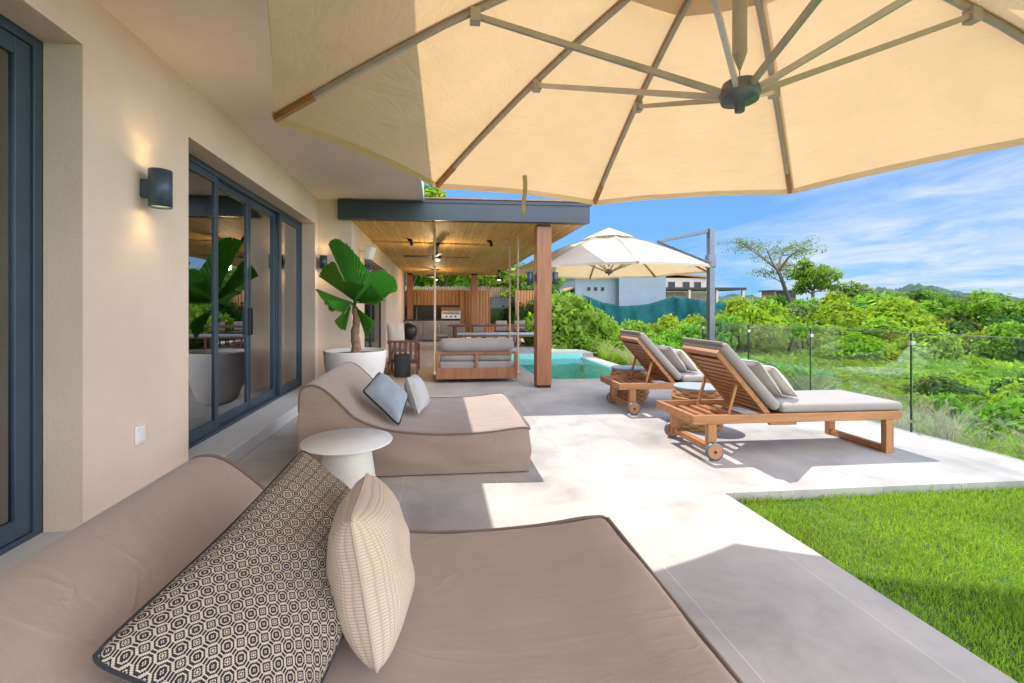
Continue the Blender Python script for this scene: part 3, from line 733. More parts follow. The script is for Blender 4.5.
# hanging swing bed
sw = thing('hanging_swing', (.76, 9.5, 0), 'wooden daybed swing with grey cushions hanging on ropes from the plank ceiling', 'swing')
X0, X1, Y0, Y1 = -.06, 1.58, 8.98, 10.1
q = MB(); q.box(X0, X1, Y0, Y0 + .05, .08, .30).box(X0, X1, Y1 - .05, Y1, .08, .30).box(X0, X0 + .06, Y0 + .051, Y1 - .051, .08, .3).box(X1 - .06, X1, Y0 + .051, Y1 - .051, .08, .3)
q.box(X0 + .06, X1 - .06, Y0 + .051, Y1 - .051, .2, .24)
q.build('bed_frame', 'post', sw, bevel=.006)
q = MB(); q.box(X0, X0 + .06, Y0, Y0 + .05, .301, .62).box(X1 - .06, X1, Y0, Y0 + .05, .301, .62).box(.73, .79, Y0, Y0 + .05, .301, .572).box(X0 + .061, X1 - .061, Y0, Y0 + .05, .575, .625)
q.build('back_frame', 'post', sw, bevel=.005)
q = MB(); q.box(X0 + .07, X1 - .07, Y0 + .06, Y1 - .06, .245, .42); q.build('mattress', 'greyfab', sw, bevel=.05, seg=3)
for k in range(2):
    xa = X0 + .09 + k * .75
    q = MB(); q.tube([(xa, Y0 + .17, .53), (xa + .02, Y0 + .17, .53), (xa + .68, Y0 + .17, .53), (xa + .70, Y0 + .17, .53)], [.08, .11, .11, .08], 20); q.build('bolster', 'greyfab2', sw)
q = MB(); q.grid(lambda u, v: (X0 + .06 + (X1 - X0 - .12) * u, Y0 + .03 + .12 * math.cos(2 * math.pi * v) * (1 - abs(2 * u - 1) ** 12), .76 + .14 * math.sin(2 * math.pi * v) * (1 - .6 * abs(2 * u - 1) ** 12) + .008 * mnoise.noise(Vector((u * 9, v * 5, 0)))), 40, 20); q.build('back_cushion', 'greyfab', sw)
for xx, yy in ((X0 - .02, Y0 + .03), (X1 + .02, Y0 + .03), (X0 - .02, Y1 - .03), (X1 + .02, Y1 - .03)):
    q = MB(); q.tube([(xx, yy, .2), (xx, yy, 3.074)], .021, 8); q.sphere((xx, yy, 2.35), .045, 10).sphere((xx, yy, .2), .04, 10); q.build('rope', 'rope', sw)

# armchair, stool, rug
ac = thing('armchair', (-.85, 10.6, 0), 'dark slatted wooden armchair with a pale puffy back cushion', 'armchair')
q = MB()
cx0, cx1, cy0, cy1 = -1.15, -.45, 10.25, 11.0
for k in range(6): q.box(cx0 + .03 + k * .115, cx0 + .09 + k * .115, cy0, cy0 + .03, .30, .72)
q.box(cx0, cx1, cy0 - .01, cy0 + .04, .721, .77).box(cx0, cx1, cy0 - .005, cy0 + .035, .25, .299)
q.build('backrest', 'darkwood_z', ac, bevel=.004)
for xx in (cx0, cx1 - .06):
    q = MB(); q.beam((xx + .03, cy0 + .02, .25), (xx + .03, cy0 - .06, 0), .05, .06).beam((xx + .03, cy1 - .05, .60), (xx + .03, cy1 - .02, 0), .05, .06).beam((xx + .03, cy0 + .05, .70), (xx + .03, cy1 + .02, .62), .06, .03)
    q.build('leg', 'darkwood_z', ac, bevel=.004)
q = MB(); q.box(cx0 + .06, cx1 - .06, cy0 + .05, cy1, .25, .30); q.build('seat', 'darkwood', ac)
q = MB(); q.box(cx0 + .07, cx1 - .07, cy0 + .1, cy1, .301, .44); q.build('seat_cushion', 'creamfab', ac, bevel=.05, seg=3)
mb, uv, e = pillow_mb((-1.18, 10.32, 1.17), (-.78, 10.32, 1.17), (-.74, 10.42, .48), (-1.14, 10.42, .48), .24); mb.build('back_cushion', 'creamfab', ac, uvs=uv)
st = thing('wicker_stool', (-.78, 9.85, 0), 'black ribbed wicker drum stool behind the white pot', 'stool')
def lathe_uv(prof, c, n=48):
    mb = MB(); vs = []; uv = []
    L = len(prof)
    for i, (r, z) in enumerate(prof):
        for k in range(n + 1):
            a = 2 * math.pi * k / n; vs.append((c[0] + r * math.cos(a), c[1] + r * math.sin(a), c[2] + z)); uv.append((k / n, i / (L - 1)))
    mb.add(vs, [(i * (n + 1) + k, i * (n + 1) + k + 1, (i + 1) * (n + 1) + k + 1, (i + 1) * (n + 1) + k) for i in range(L - 1) for k in range(n)], True)
    return mb, uv
mb, uv = lathe_uv([(.17, .0), (.175, .1), (.175, .3), (.175, .49), (.165, .5)], (-.78, 9.85, 0)); mb.build('drum', 'wicker_black', st, uvs=uv)
mb, uv = lathe_uv([(.165, .50), (.1, .505), (.001, .505)], (-.78, 9.85, 0)); mb.build('seat_top', 'black', st, uvs=uv)
rg = MB(); rg.box(-1.5, .1, 9.3, 11.4, .004, .018)
tag(rg.build('jute_rug', 'jute', bevel=.006), 'flat woven jute rug under the armchair and wicker stool', 'rug')

# big pot and palm
pc = (-1.36, 7.55)
pt = thing('plant_pot', (pc[0], pc[1], 0), 'large round white concrete pot against the end wall', 'plant pot')
q = MB(); q.lathe([(.001, .0), (.27, .0), (.33, .05), (.43, .3), (.485, .6), (.50, .80), (.495, .81), (.465, .81), (.46, .74), (.001, .74)], (pc[0], pc[1], 0), 56); q.build('bowl', 'pot', pt)
q = MB(); q.lathe([(.461, .745), (.3, .75), (.001, .755)], (pc[0], pc[1], 0), 40); q.build('soil', 'soil', pt)
pm = thing('fan_palm', (pc[0], pc[1], .76), 'fan palm with broad pleated leaves growing in the white pot', 'palm')
q = MB()
tp = [(pc[0] + .02 + .012 * math.sin(i * 1.1), pc[1] - .08, .74 + i * .078) for i in range(11)]
q.tube(tp, [.075 - .003 * i + (.012 if i % 2 else 0) for i in range(11)], 14); q.build('trunk', 'palmbark', pm)
def palm_leaf(base, p, q_, bulge=.16, cup=.10, nseg=16, ragged=.05):
    """pleated wedge: blade hub at base, straight sides running out to p and q_, a bulging ragged outer edge"""
    b0, p, q_ = Vector(base), Vector(p), Vector(q_)
    nrm = (p - b0).cross(q_ - b0).normalized(); n2 = nseg * 2; ax = ((p + q_) / 2 - b0).normalized()
    edge = []
    for i in range(n2 + 1):
        t = i / n2; e = p.lerp(q_, t)
        edge.append(e + ax * (bulge * 4 * t * (1 - t) * (p - q_).length) + ax * random.uniform(-ragged, ragged) * .5 * (1 if i % 2 else .4))
    mb = MB()
    def fn(u, v):
        i = int(round(u * n2)); e = edge[i]
        w = v + .12 * math.sin(math.pi * v) * abs(2 * u - 1)
        c = b0.lerp(e, min(1, w))
        return c + nrm * ((1 if i % 2 else -1) * .012 * (.2 + v) - cup * (1 - (2 * u - 1) ** 2) * v * (p - q_).length)
    mb.grid(fn, n2, 9, False)
    return mb
top = Vector(tp[-1]); random.seed(9)
specs = [((-1.37, 7.48, 1.60), (-1.79, 7.55, 2.55), (-1.13, 7.35, 2.10), .30, .10),
         ((-1.33, 7.45, 1.62), (-1.25, 7.60, 2.07), (-.66, 7.35, 1.76), .30, .12),
         ((-1.33, 7.42, 1.58), (-.66, 7.25, 1.80), (-.95, 7.10, 1.55), .10, .10),
         ((-1.42, 7.42, 1.60), (-1.93, 7.30, 1.80), (-1.66, 7.15, 1.44), .08, -.12),
         ((-1.40, 7.35, 1.58), (-1.70, 7.05, 1.62), (-1.40, 6.98, 1.42), .10, .10),
         ((-1.33, 7.40, 1.52), (-1.02, 7.30, 1.30), (-1.14, 7.25, 1.02), .10, .12),
         ((-1.36, 7.42, 1.62), (-1.52, 7.2, 1.92), (-1.12, 7.1, 1.86), .12, .10),
         ((-1.36, 7.55, 1.60), (-1.6, 8.0, 1.75), (-1.1, 8.05, 1.8), .12, .10)]
specs += [((-1.40, 7.40, 1.55), (-1.62, 7.2, 1.30), (-1.42, 7.1, 1.16), .12, .12), ((-1.34, 7.38, 1.60), (-1.02, 6.95, 1.86), (-.82, 7.0, 1.62), .14, .12),
          ((-1.38, 7.5, 1.62), (-1.98, 7.7, 2.02), (-1.72, 7.7, 2.28), .12, .10)]
for hb, p_, q_, bu, cu in specs:
    hb = Vector(hb)
    q = MB(); q.tube([top - Vector((0, 0, .06)), top.lerp(hb, .6) + Vector((0, 0, .02)), hb, hb.lerp((Vector(p_) + Vector(q_)) / 2, .35)], [.02, .014, .010, .004], 7)
    q.build('leaf_stalk', 'agave', pm)
    palm_leaf(hb, p_, q_, bu, cu).build('leaf', 'palm', pm)

# ------------------------------------------------------------------ DAYBEDS
PROF = [(-1.21, .60), (-1.21, .70), (-1.20, .775), (-1.165, .82), (-1.09, .832), (-1.01, .80), (-.92, .725), (-.83, .635), (-.74, .545), (-.60, .475), (-.44, .425), (-.25, .395), (0, .375), (.25, .375), (.5, .39), (.68, .412), (.76, .417), (.80, .416), (.82, .406)]
def catmull(P, n):
    out = []
    for i in range(len(P) - 1):
        p0, p1, p2, p3 = P[max(i - 1, 0)], P[i], P[i + 1], P[min(i + 2, len(P) - 1)]
        for k in range(n):
            t = k / n
            out.append(tuple(.5 * ((2 * p1[j]) + (-p0[j] + p2[j]) * t + (2 * p0[j] - 5 * p1[j] + 4 * p2[j] - p3[j]) * t * t + (-p0[j] + 3 * p1[j] - 3 * p2[j] + p3[j]) * t ** 3) for j in (0, 1)))
    out.append(P[-1]); return out
def daybed(y0, y1, label, dx=0, dz=0):
    r = thing('daybed', (-.24, (y0 + y1) / 2, 0), label, 'daybed', 'taupe fabric daybeds on the terrace')
    pf = [(x + dx * (x > 0) , z) for x, z in catmull(PROF, 7)]; pf = [(x, z - dz * max(0, z - .42) / .4) for x, z in pf]; n = len(pf) - 1; ny = 90
    mb = MB()
    def fn(u, v):
        x, z = pf[min(n, int(round(u * n)))]
        y = y0 + (y1 - y0) * v
        e = min(v, 1 - v) * (y1 - y0)
        z -= .018 * max(0, 1 - e / .05) ** 2
        z += .012 * (1 - (2 * v - 1) ** 2) * (1 if x > -.9 else .5)
        if x > -.6: 
            wf = 1 - .7 * min(1, e / .45)
            z += .007 * mnoise.noise(Vector((x * 3, y * 3.3, 0))) - .020 * wf * max(0, .15 - abs(mnoise.noise(Vector((x * 2.2 + y * 1.5, y * 5.5 - x * 2, 3))))) - .006 * max(0, .12 - abs(mnoise.noise(Vector((x * 4.5, y * 5 + x * 3, 9)))))
        return (x, y, z)
    mb.grid(fn, n, ny); mb.build('top_cover', 'taupe', r)
    # skirt with soft drapes, all round
    loop = [(x, y0, z - .018) for x, z in pf] + [(.82 + dx, y0 + (y1 - y0) * k / ny, .392) for k in range(1, ny)] + [(x, y1, z - .018) for x, z in pf[::-1]] + [(-1.21, y1 - (y1 - y0) * k / ny, .582 + .018 * (k > 0)) for k in range(1, ny)]
    cxm, cym = -.24, (y0 + y1) / 2; sk = MB(); m_ = len(loop); nv = 12; vs = []
    for j in range(nv + 1):
        t = j / nv
        for x, y, z in loop:
            zz_ = z + (.012 - z) * t
            nx = (1 if x > .8 else -1 if x < -1.19 else 0); nyy = (-1 if y < y0 + .01 else 1 if y > y1 - .01 else 0)
            off = .012 * math.sin(t * math.pi) + .022 * mnoise.noise(Vector((x * 2.2 + zz_ * 3, y * 2.2, zz_ * 7))) * math.sin(t * math.pi)
            vs.append((x + nx * off, y + nyy * off, zz_))
    sk.add(vs, [(j * m_ + (i + 1) % m_, j * m_ + i, (j + 1) * m_ + i, (j + 1) * m_ + (i + 1) % m_) for j in range(nv) for i in range(m_)], True)
    sk.build('skirt', 'taupe', r)
    pp = MB(); pp.tube([(x + (.008 if x > .815 else 0), y, z + (.022 if x > .815 and y0 + .02 < y < y1 - .02 else .009)) for x, y, z in loop] + [(loop[0][0], loop[0][1], loop[0][2] + .009)], .0105, 6, False); pp.build('piping', 'taupe_piping', r)
    bs = MB(); bs.box(-1.15, .76, y0 + .06, y1 - .06, 0, .03); bs.build('base', 'black', r)
    return r
daybed(.66, 2.28, 'nearest taupe daybed with curved back, filling the bottom of the view', .04, .035)
daybed(4.05, 5.70, 'farther taupe daybed with curved back, between the white side table and the pavilion')

pillow('pillow', [(-.80, 1.09, .705), (-.575, 1.98, .91), (-.15, 1.93, .58), (-.36, 1.02, .43)], .20, 'pattern', 'large black and cream octagon patterned pillow with black piping on the near daybed', 'pillows on the daybeds', 'dark_piping', .006, uvn=(21, 11.5), n=36, pinch=.085)
cc_ = Vector((-.225, 1.545, .655))
pillow('pillow', [cc_ + Vector((-.03, -.215, .235)), cc_ + Vector((-.05, .235, .215)), cc_ + Vector((.035, .215, -.225)), cc_ + Vector((.05, -.235, -.215))], .26, 'cream_knit', 'cream ribbed knit pillow leaning against the patterned pillow on the near daybed', 'pillows on the daybeds', None, .005, uvn=(1, 1), n=30, pinch=.035)
pillow('pillow', [(-.73, 4.42, .70), (-.62, 4.80, .83), (-.30, 4.56, .62), (-.36, 4.16, .425)], .19, 'bluepat', 'blue grey woven pillow with charcoal edge on the farther daybed', 'pillows on the daybeds', 'dark_piping', .010, uvn=(1, 1), pinch=.04)
pillow('pillow', [(-.33, 4.72, .78), (-.27, 5.10, .76), (-.12, 4.95, .43), (-.20, 4.52, .44)], .20, 'whitefab', 'small white pillow beside the blue grey pillow on the farther daybed', 'pillows on the daybeds', None, .004, uvn=(1, 1), pinch=.07)

# white side table
tb = thing('side_table', (-.69, 3.5, 0), 'round white side table on a tapered cream drum between the daybeds', 'side table')
q = MB(); q.lathe([(.001, .478), (.30, .478), (.335, .488), (.338, .494), (.335, .50), (.001, .50)], (-.69, 3.5, 0), 64); q.build('tabletop', 'white', tb)
q = MB(); q.lathe([(.001, 0), (.235, 0), (.236, .02), (.18, .40), (.178, .477)], (-.69, 3.5, 0), 56); q.build('base', 'cream_metal', tb)

# ------------------------------------------------------------------ LOUNGERS
def lounger(label):
    x0, x1, y0, y1 = 2.50, 4.78, 4.22, 4.98
    r = thing('sun_lounger', (3.6, 4.6, 0), label, 'sun lounger', 'teak sun loungers on the terrace')
    q = MB(); zt, zb = .435, .345
    q.box(x0, x1, y0, y0 + .045, zb, zt).box(x0, x1, y1 - .045, y1, zb, zt).box(x0, x0 + .05, y0 + .0455, y1 - .0455, zb, zt).box(x1 - .05, x1, y0 + .0455, y1 - .0455, zb, zt)
    q.build('frame', 'teak_x', r, bevel=.008)
    q = MB(); x = 3.36
    while x < 4.68: q.box(x, x + .06, y0 + .046, y1 - .046, .39, .41); x += .075
    for x in (2.72, 2.86, 3.0, 3.14): q.box(x, x + .06, y0 + .046, y1 - .046, .36, .385)
    q.build('slats', 'teak_y', r)
    for x in (2.66, 4.60):
        for y in (y0 + .005, y1 - .065):
            q = MB(); q.box(x, x + .09, y, y + .06, .0 if x > 4 else .06, zb - .001); q.build('leg', 'teak_z', r, bevel=.006)
        q = MB(); q.box(x + .012, x + .078, y0 + .066, y1 - .066, .005 if x > 4 else .07, .065 if x > 4 else .13); q.build('stretcher', 'teak_y', r, bevel=.006)
    for y in (y0 - .045, y1 + .005):
        q = MB(); q.tube([(2.705, y, .085), (2.705, y + .042, .085)], .07, 28); w_ = q.build('wheel', 'teak_z', r)
        q = MB(); q.lathe([(.0705, -.021), (.085, -.021), (.087, 0), (.085, .021), (.0705, .021)], (0, 0, 0), 32)
        q.v = [(2.705 + a, y + .021 + c, .085 + b_) for a, b_, c in q.v]; q.build('tyre', 'graypole', w_)
        q = MB(); q.tube([(2.705, y - .006, .085), (2.705, y + .048, .085)], .014, 12); q.build('axle_cap', 'black', w_)
    # adjustable back
    H_, T_ = Vector((3.34, 0, .42)), Vector((2.79, 0, 1.06)); D_ = (T_ - H_).normalized(); Nn = Vector((D_.z, 0, -D_.x))
    ya, yb = y0 + .055, y1 - .055
    q = MB()
    for y in (ya, yb - .04): q.beam(H_ + Vector((0, y + .02, 0)), T_ + Vector((0, y + .02, 0)), .04, .05, Nn)
    L = (T_ - H_).length; q.beam(T_ + Vector((0, ya + .0405, 0)) - D_ * .03, T_ + Vector((0, yb - .0405, 0)) - D_ * .03, .06, .045, Nn)
    k = .06
    while k < L - .1:
        p = H_ + D_ * k; q.beam(p + Vector((0, ya + .041, 0)), p + Vector((0, yb - .041, 0)), .05, .018, Nn); k += .064
    q.build('backrest', 'teak_y', r, bevel=.003)
    q = MB()
    for y in (ya + .06, yb - .06):
        m_ = H_ + D_ * (L * .52); q.beam((m_.x - .02, y, m_.z - .02), (2.93, y, .375), .028, .028)
    q.beam((2.93, ya + .076, .395), (2.93, yb - .076, .395), .028, .028)
    q.build('prop_strut', 'teak_x', r, bevel=.003)
    # cushions
    c0 = Vector((3.37, 0, .43)) + Nn * .075; c1 = T_ + Nn * .075 + D_ * .03
    q = MB(); q.beam(c0 + Vector((0, y0 + .38, 0)), c1 + Vector((0, y0 + .38, 0)), .74, .105, Nn); q.build('back_cushion', 'greyfab', r, bevel=.045, seg=4)
    q = MB(); q.box(3.44, 4.81, y0 + .005, y1 - .005, .436, .525); q.build('seat_cushion', 'greyfab', r, bevel=.04, seg=4)
    q = MB(); q.beam(c1 + Vector((0, y0 + .02, 0)) + Nn * .0, c1 + Vector((0, y1 - .02, 0)), .02, .075, D_); q.build('cushion_flap', 'greyfab', r, bevel=.008)
    q = MB(); q.box(3.33, 3.62, y0 + .02, y0 + .06, .315, .343); q.build('tray_rail', 'teak_x', r, bevel=.004)
    return r
L1 = lounger('nearer teak sun lounger with raised back and grey cushions beside the lawn')
L2 = dup(L1, (3.63, 6.50, 0), None, 'farther teak sun lounger with raised back, between the pool and the nearer lounger')
def lpillows(dy, dx, which):
    for k, (ox, lab) in enumerate(((0, 'first'), (.17, 'second'))):
        yk = 4.45 + dy + .0 * k
        x = 3.50 + dx + ox
        kw = {0: 'grey pillow resting right against the raised back of the ' + which + ' lounger', 1: 'paler grey pillow in front of another on the ' + which + ' lounger seat'}[k]
        pillow('pillow', [(x - .13, yk, .93 - .06 * k), (x - .13, yk + .46, .93 - .06 * k), (x + .15, yk + .46, .545), (x + .15, yk, .545)], .15, ('greyfab2', 'creamfab')[k], kw, 'pillows on the loungers', None, .004, uvn=(1, 1))
lpillows(0, 0, 'nearer'); lpillows(1.9, .03, 'farther')

# woven drum tables
def drum(x, y, label):
    r = thing('drum_table', (x, y, 0), label, 'drum table', 'woven rattan drum tables')
    rad, h = .30, .5
    mb, uv = lathe_uv([(rad * .93, 0), (rad * .97, .06), (rad, .12), (rad * 1.0, .20), (rad * .96, .25), (rad * 1.0, .30), (rad, .38), (rad * .97, .44), (rad * .93, .5)], (x, y, 0), 60); mb.build('woven_side', 'barrel', r, uvs=uv)
    q = MB(); q.lathe([(rad * .93, .485), (rad * .965, .50), (rad * .93, .515), (rad * .85, .505), (.001, .505)], (x, y, 0), 48); q.build('tabletop', 'bldg', r)
    for z in (.12, .25, .38):
        t_ = MB(); t_.tube([(x + (rad + .004) * math.cos(a), y + (rad + .004) * math.sin(a), z) for a in [2 * math.pi * k / 40 for k in range(41)]], .014, 6, False); t_.build('hoop', 'slat', r)
drum(3.27, 5.42, 'woven rattan drum table behind the nearer lounger back'); drum(3.16, 7.22, 'woven rattan drum table behind the farther lounger back')

# ------------------------------------------------------------------ UMBRELLAS
def umbrella(c, rim_z, apex_z, rad, angs, rads, mast, mast_top, label, hub_z, m='canopy'):
    r = thing('cantilever_umbrella', (mast[0], mast[1], 0), label, 'umbrella', 'cream cantilever umbrellas on the terrace')
    n = len(angs); C0 = Vector((c[0], c[1], 0)); ap = Vector((c[0], c[1], apex_z))
    cor = [Vector((c[0] + rads[i] * math.cos(R(angs[i])), c[1] + rads[i] * math.sin(R(angs[i])), rim_z)) for i in range(n)]
    def surf(i, s, t, lift=0):
        a, b_ = cor[i], cor[(i + 1) % n]
        e = a.lerp(b_, s)
        sag = .034 * 4 * s * (1 - s)
        mid = (C0 - Vector((e.x, e.y, 0))); e2 = e + Vector((mid.x, mid.y, 0)).normalized() * sag * 1.1
        e2.z += sag * .5
        p = ap.lerp(e2, t)
        p.z += .10 * math.sin(math.pi * t) * (apex_z - rim_z) - .045 * 4 * s * (1 - s) * math.sin(math.pi * min(1, t)) + lift
        return p
    cn = MB()
    for i in range(n): cn.grid(lambda u, v, i=i: surf(i, u, .17 + .83 * v), 12, 22)
    cn.build('canopy', m, r)
    vl = MB()   # hem
    for i in range(n): vl.grid(lambda u, v, i=i: surf(i, u, 1.0) + Vector((0, 0, -.045 * v)), 12, 1)
    vl.build('hem', m, r)
    for i in range(n):
        sm_ = MB()
        for a in range(20): sm_.beam(surf(i, 0, .2 + .04 * a, .004), surf(i, 0, .2 + .04 * (a + 1), .004), .05, .003)
        sm_.build('panel_seam', m, r)
    tp_ = MB()
    for i in range(n):
        tp_.grid(lambda u, v, i=i: surf(i, u, .005 + .26 * v, .09 * (1 - v) + .035 + .03 * v * 4 * u * (1 - u)), 8, 6)
    tp_.build('top_vent', m, r)
    hub = Vector((c[0], c[1], hub_z))
    q = MB(); q.lathe([(.001, -.06), (.02, -.06), (.022, -.02), (.075, -.015), (.085, .02), (.07, .07), (.03, .085), (.001, .085)], tuple(hub), 20); q.build('hub', 'graypole', r)
    q = MB(); q.tube([(c[0], c[1], hub_z + .2), (c[0], c[1], apex_z - .02)], .03, 14); q.tube([(c[0], c[1], hub_z + .13), (c[0], c[1], hub_z + .2)], [.006, .03], 14); q.tube([hub, (c[0], c[1], hub_z + .14)], .003, 6); q.build('centre_pole', 'bronze', r)
    for i in range(n):
        q = MB(); pts = [surf(i, 0, t, -.022) for t in (.02, .2, .4, .6, .8, .985)]
        for a, b_ in zip(pts[:-1], pts[1:]): q.beam(a, b_, .020, .028)
        rb = q.build('rib', 'bronze', r)
        q = MB(); q.beam(pts[4].lerp(pts[5], .55), cor[i] + Vector((0, 0, -.02)), .028, .034); q.build('rib_tip', 'teak_x', rb)
        j = surf(i, 0, .53, -.05)
        q = MB(); d = (j - hub).normalized(); q.beam(hub + d * .07, j, .019, .026); q.build('strut', 'alu' if i % 2 else 'bronze', r)
        q = MB(); q.beam(j + Vector((0, 0, .03)), j - Vector((0, 0, .035)), .05, .05); q.build('rib_joint', 'bronze', rb)
    m0 = Vector((mast[0], mast[1], 0)); mt = Vector((mast[0], mast[1], mast_top))
    q = MB(); q.beam(m0 + Vector((0, 0, .04)), mt, .12, .115, (1, 0, 0)); q.build('mast', 'graypole', r, bevel=.012)
    ih = min(range(n), key=lambda i: (cor[i] - m0).length)
    att = surf(ih, 0, .52, .05); low = surf(ih, 0, .99, .02)
    q = MB(); q.beam(mt - Vector((0, 0, .04)), att, .06, .07); q.build('upper_arm', 'graypole', r, bevel=.008)
    slz = low.z + .1
    q = MB(); q.beam(Vector((mast[0], mast[1], slz)), low, .05, .06).beam(low, att, .04, .045); q.build('lower_arm', 'graypole', r, bevel=.006)
    q = MB(); q.box(mast[0] - .085, mast[0] + .085, mast[1] - .075, mast[1] + .075, slz - .13, slz + .13); sl_ = q.build('slider', 'graypole', r, bevel=.015)
    dirm = (m0 - low); dirm.z = 0; dirm.normalize()
    q = MB(); q.tube([Vector((mast[0], mast[1], slz)) + dirm * .07 + dirm.cross(Vector((0, 0, 1))) * 0 + dirm * (.07 * math.sin(a)) + Vector((0, 0, .09 * math.cos(a))) for a in [math.pi * k / 10 for k in range(11)]], .014, 8); q.build('handle', 'black', sl_)
    q = MB(); q.box(mast[0] - .42, mast[0] + .42, mast[1] - .42, mast[1] + .42, .0, .07); q.build('base', 'graypole', r, bevel=.02)
    return r, surf
um1, sf1 = umbrella((1.345, 1.90), 2.51, 3.33, 2.25, [166, 127.5, 87, 45.5, 2.5, -43, -89, -135], [2.27, 2.23, 2.21, 2.33, 2.35, 2.3, 2.25, 2.25], (4.35, 1.55), 4.0,
                    'cream cantilever umbrella spread overhead across the top of the view', 2.44)
q = MB(); a_ = sf1(1, .42, .93, -.02)
q.grid(lambda u, v: (a_.x + .02 + .035 * u + .01 * math.sin(v * 5), a_.y + .01 * math.sin(v * 3), a_.z - .34 * v + .05), 2, 8); q.build('tie_strap', 'canopy_strap', um1, solid=.003)
um2, sf2 = umbrella((3.85, 9.9), 2.33, 3.20, 2.2, [172, 127, 82, 37, -8, -53, -98, -143], [2.2] * 8, (5.56, 8.75), 3.13,
                    'cream cantilever umbrella with grey mast farther off beside the pool', 2.30, 'canopy_pale')

# ------------------------------------------------------------------ GLASS BALUSTRADE
gf = thing('glass_balustrade', (5.69, 5, 0), 'frameless clear glass balustrade with slim dark posts along the terrace edge', 'balustrade')
py_ = [1.62, 3.27, 4.92, 6.40, 7.80, 9.25]
for a, b_ in zip(py_[:-1], py_[1:]):
    q = MB(); q.box(5.684, 5.696, a + .012, b_ - .012, .004, 1.2); g_ = q.build('glass_panel', 'fence_glass', gf)
    q = MB(); q.box(5.683, 5.697, a + .012, b_ - .012, 1.2005, 1.207); q.build('top_edge', 'silver', g_)
for y in py_[1:]:
    q = MB(); q.box(5.683, 5.697, y - .009, y + .009, 0, 1.2); p_ = q.build('post', 'black', gf)
    q = MB(); q.box(5.665, 5.715, y - .03, y + .03, 1.05, 1.10); q.build('clamp', 'silver', p_, bevel=.006)
gp = thing('pool_glass_screen', (4.3, 13.75, .12), 'clear glass screen at the far end of the pool beside the deck', 'glass screen')
q = MB(); q.box(3.2, 4.72, 13.7, 13.712, .14, 1.15); q.build('glass_panel', 'fence_glass', gp)
q = MB(); q.box(3.2, 4.72, 13.69, 13.722, .121, .139); q.build('channel', 'silver', gp)

# ------------------------------------------------------------------ LEAFAGE
def cards(P, N, size, aspect=1.7, rnd=.7):
    """numpy: leaf quads at P facing N with jitter -> verts, faces"""
    n = len(P); N = N + rng.normal(0, rnd, (n, 3)); N /= np.linalg.norm(N, axis=1)[:, None] + 1e-9
    A = np.cross(N, rng.normal(0, 1, (n, 3))); A /= np.linalg.norm(A, axis=1)[:, None] + 1e-9
    B = np.cross(N, A); s = size if np.ndim(size) else np.full(n, size)
    s = (s * rng.uniform(.6, 1.3, n))[:, None]
    L = A * s * aspect / 2; W = B * s / 2
    V = np.stack([P - L, P - W * .9 + N * s * .06, P + L, P + W * .9 + N * s * .06], 1).reshape(-1, 3)
    return V
def quads_obj(name, V, m, parent=None, loc=(0, 0, 0)):
    me = bpy.data.meshes.new(name); n = len(V) // 4
    me.vertices.add(len(V)); me.vertices.foreach_set('co', V.astype(np.float32).ravel())
    me.loops.add(n * 4); me.loops.foreach_set('vertex_index', np.arange(n * 4, dtype=np.int32))
    me.polygons.add(n); me.polygons.foreach_set('loop_start', np.arange(0, n * 4, 4, dtype=np.int32)); me.polygons.foreach_set('loop_total', np.full(n, 4, np.int32))
    me.update(calc_edges=True); me.materials.append(M[m])
    o = bpy.data.objects.new(name, me); col.objects.link(o)
    if parent: o.parent = parent; ORG[o.name] = ORG[parent.name]
    else: o.location = loc; ORG[o.name] = tuple(loc)
    return o
def blob_cards(centers, radii, per, size, up=.35):
    Ps, Ns = [], []
    for c, r in zip(centers, radii):
        n = int(per * (r ** 2) / (np.mean(np.square(radii)) + 1e-9)) + 8
        d = rng.normal(0, 1, (n, 3)); d /= np.linalg.norm(d, axis=1)[:, None]
        rad = r * rng.uniform(.35, 1.05, n) ** .6 * np.where(rng.random(n) < .12, rng.uniform(1.05, 1.4, n), 1)
        sc = np.array([1, 1, .8])
        Ps.append(np.array(c) + d * rad[:, None] * sc); Ns.append(d + np.array([0, 0, up]))
    return cards(np.concatenate(Ps), np.concatenate(Ns), size)
def bush_mesh(name, m, seed, nb=11, per=230, size=.13, flat=.75):
    g = np.random.default_rng(seed)
    cs, rs = [], []
    for k in range(nb):
        a = g.uniform(0, 2 * math.pi); rr = g.uniform(0, .72) ** .8; rad = g.uniform(.25, .48)
        cs.append((rr * math.cos(a), rr * math.sin(a), flat * (.35 + .75 * (1 - rr) * g.uniform(.5, 1.1)))); rs.append(rad)
    V = blob_cards(cs, rs, per, size)
    V[:, 2] = np.maximum(V[:, 2], -.1)
    return quads_obj(name, V, m)
KINDS = [('leaf_lime', 'bright lime green rounded bush growing on the slope beyond the glass balustrade'),
         ('leaf_green', 'mid green leafy bush growing on the slope beyond the glass balustrade'),
         ('leaf_dark', 'dark green dense bush growing on the slope beyond the glass balustrade'),
         ('leaf_olive', 'dull olive green bush growing on the slope beyond the glass balustrade')]
protos = []
for k, (m, lab) in enumerate(KINDS):
    for j in range(2):
        o = bush_mesh('bush', m, 20 + k * 7 + j, 15, 430, .092 if j else .07)
        tag(o, lab, 'bush', 'bushes on the slope'); protos.append([o, k, False])
def w2(u, d):   # ground point d metres from the camera along an azimuth
    xc = (u - 482) / 450; th = R(5.5); fx = xc * math.cos(th) + math.sin(th); fy = -xc * math.sin(th) + math.cos(th)
    l = math.hypot(fx, fy); return fx / l * d, fy / l * d
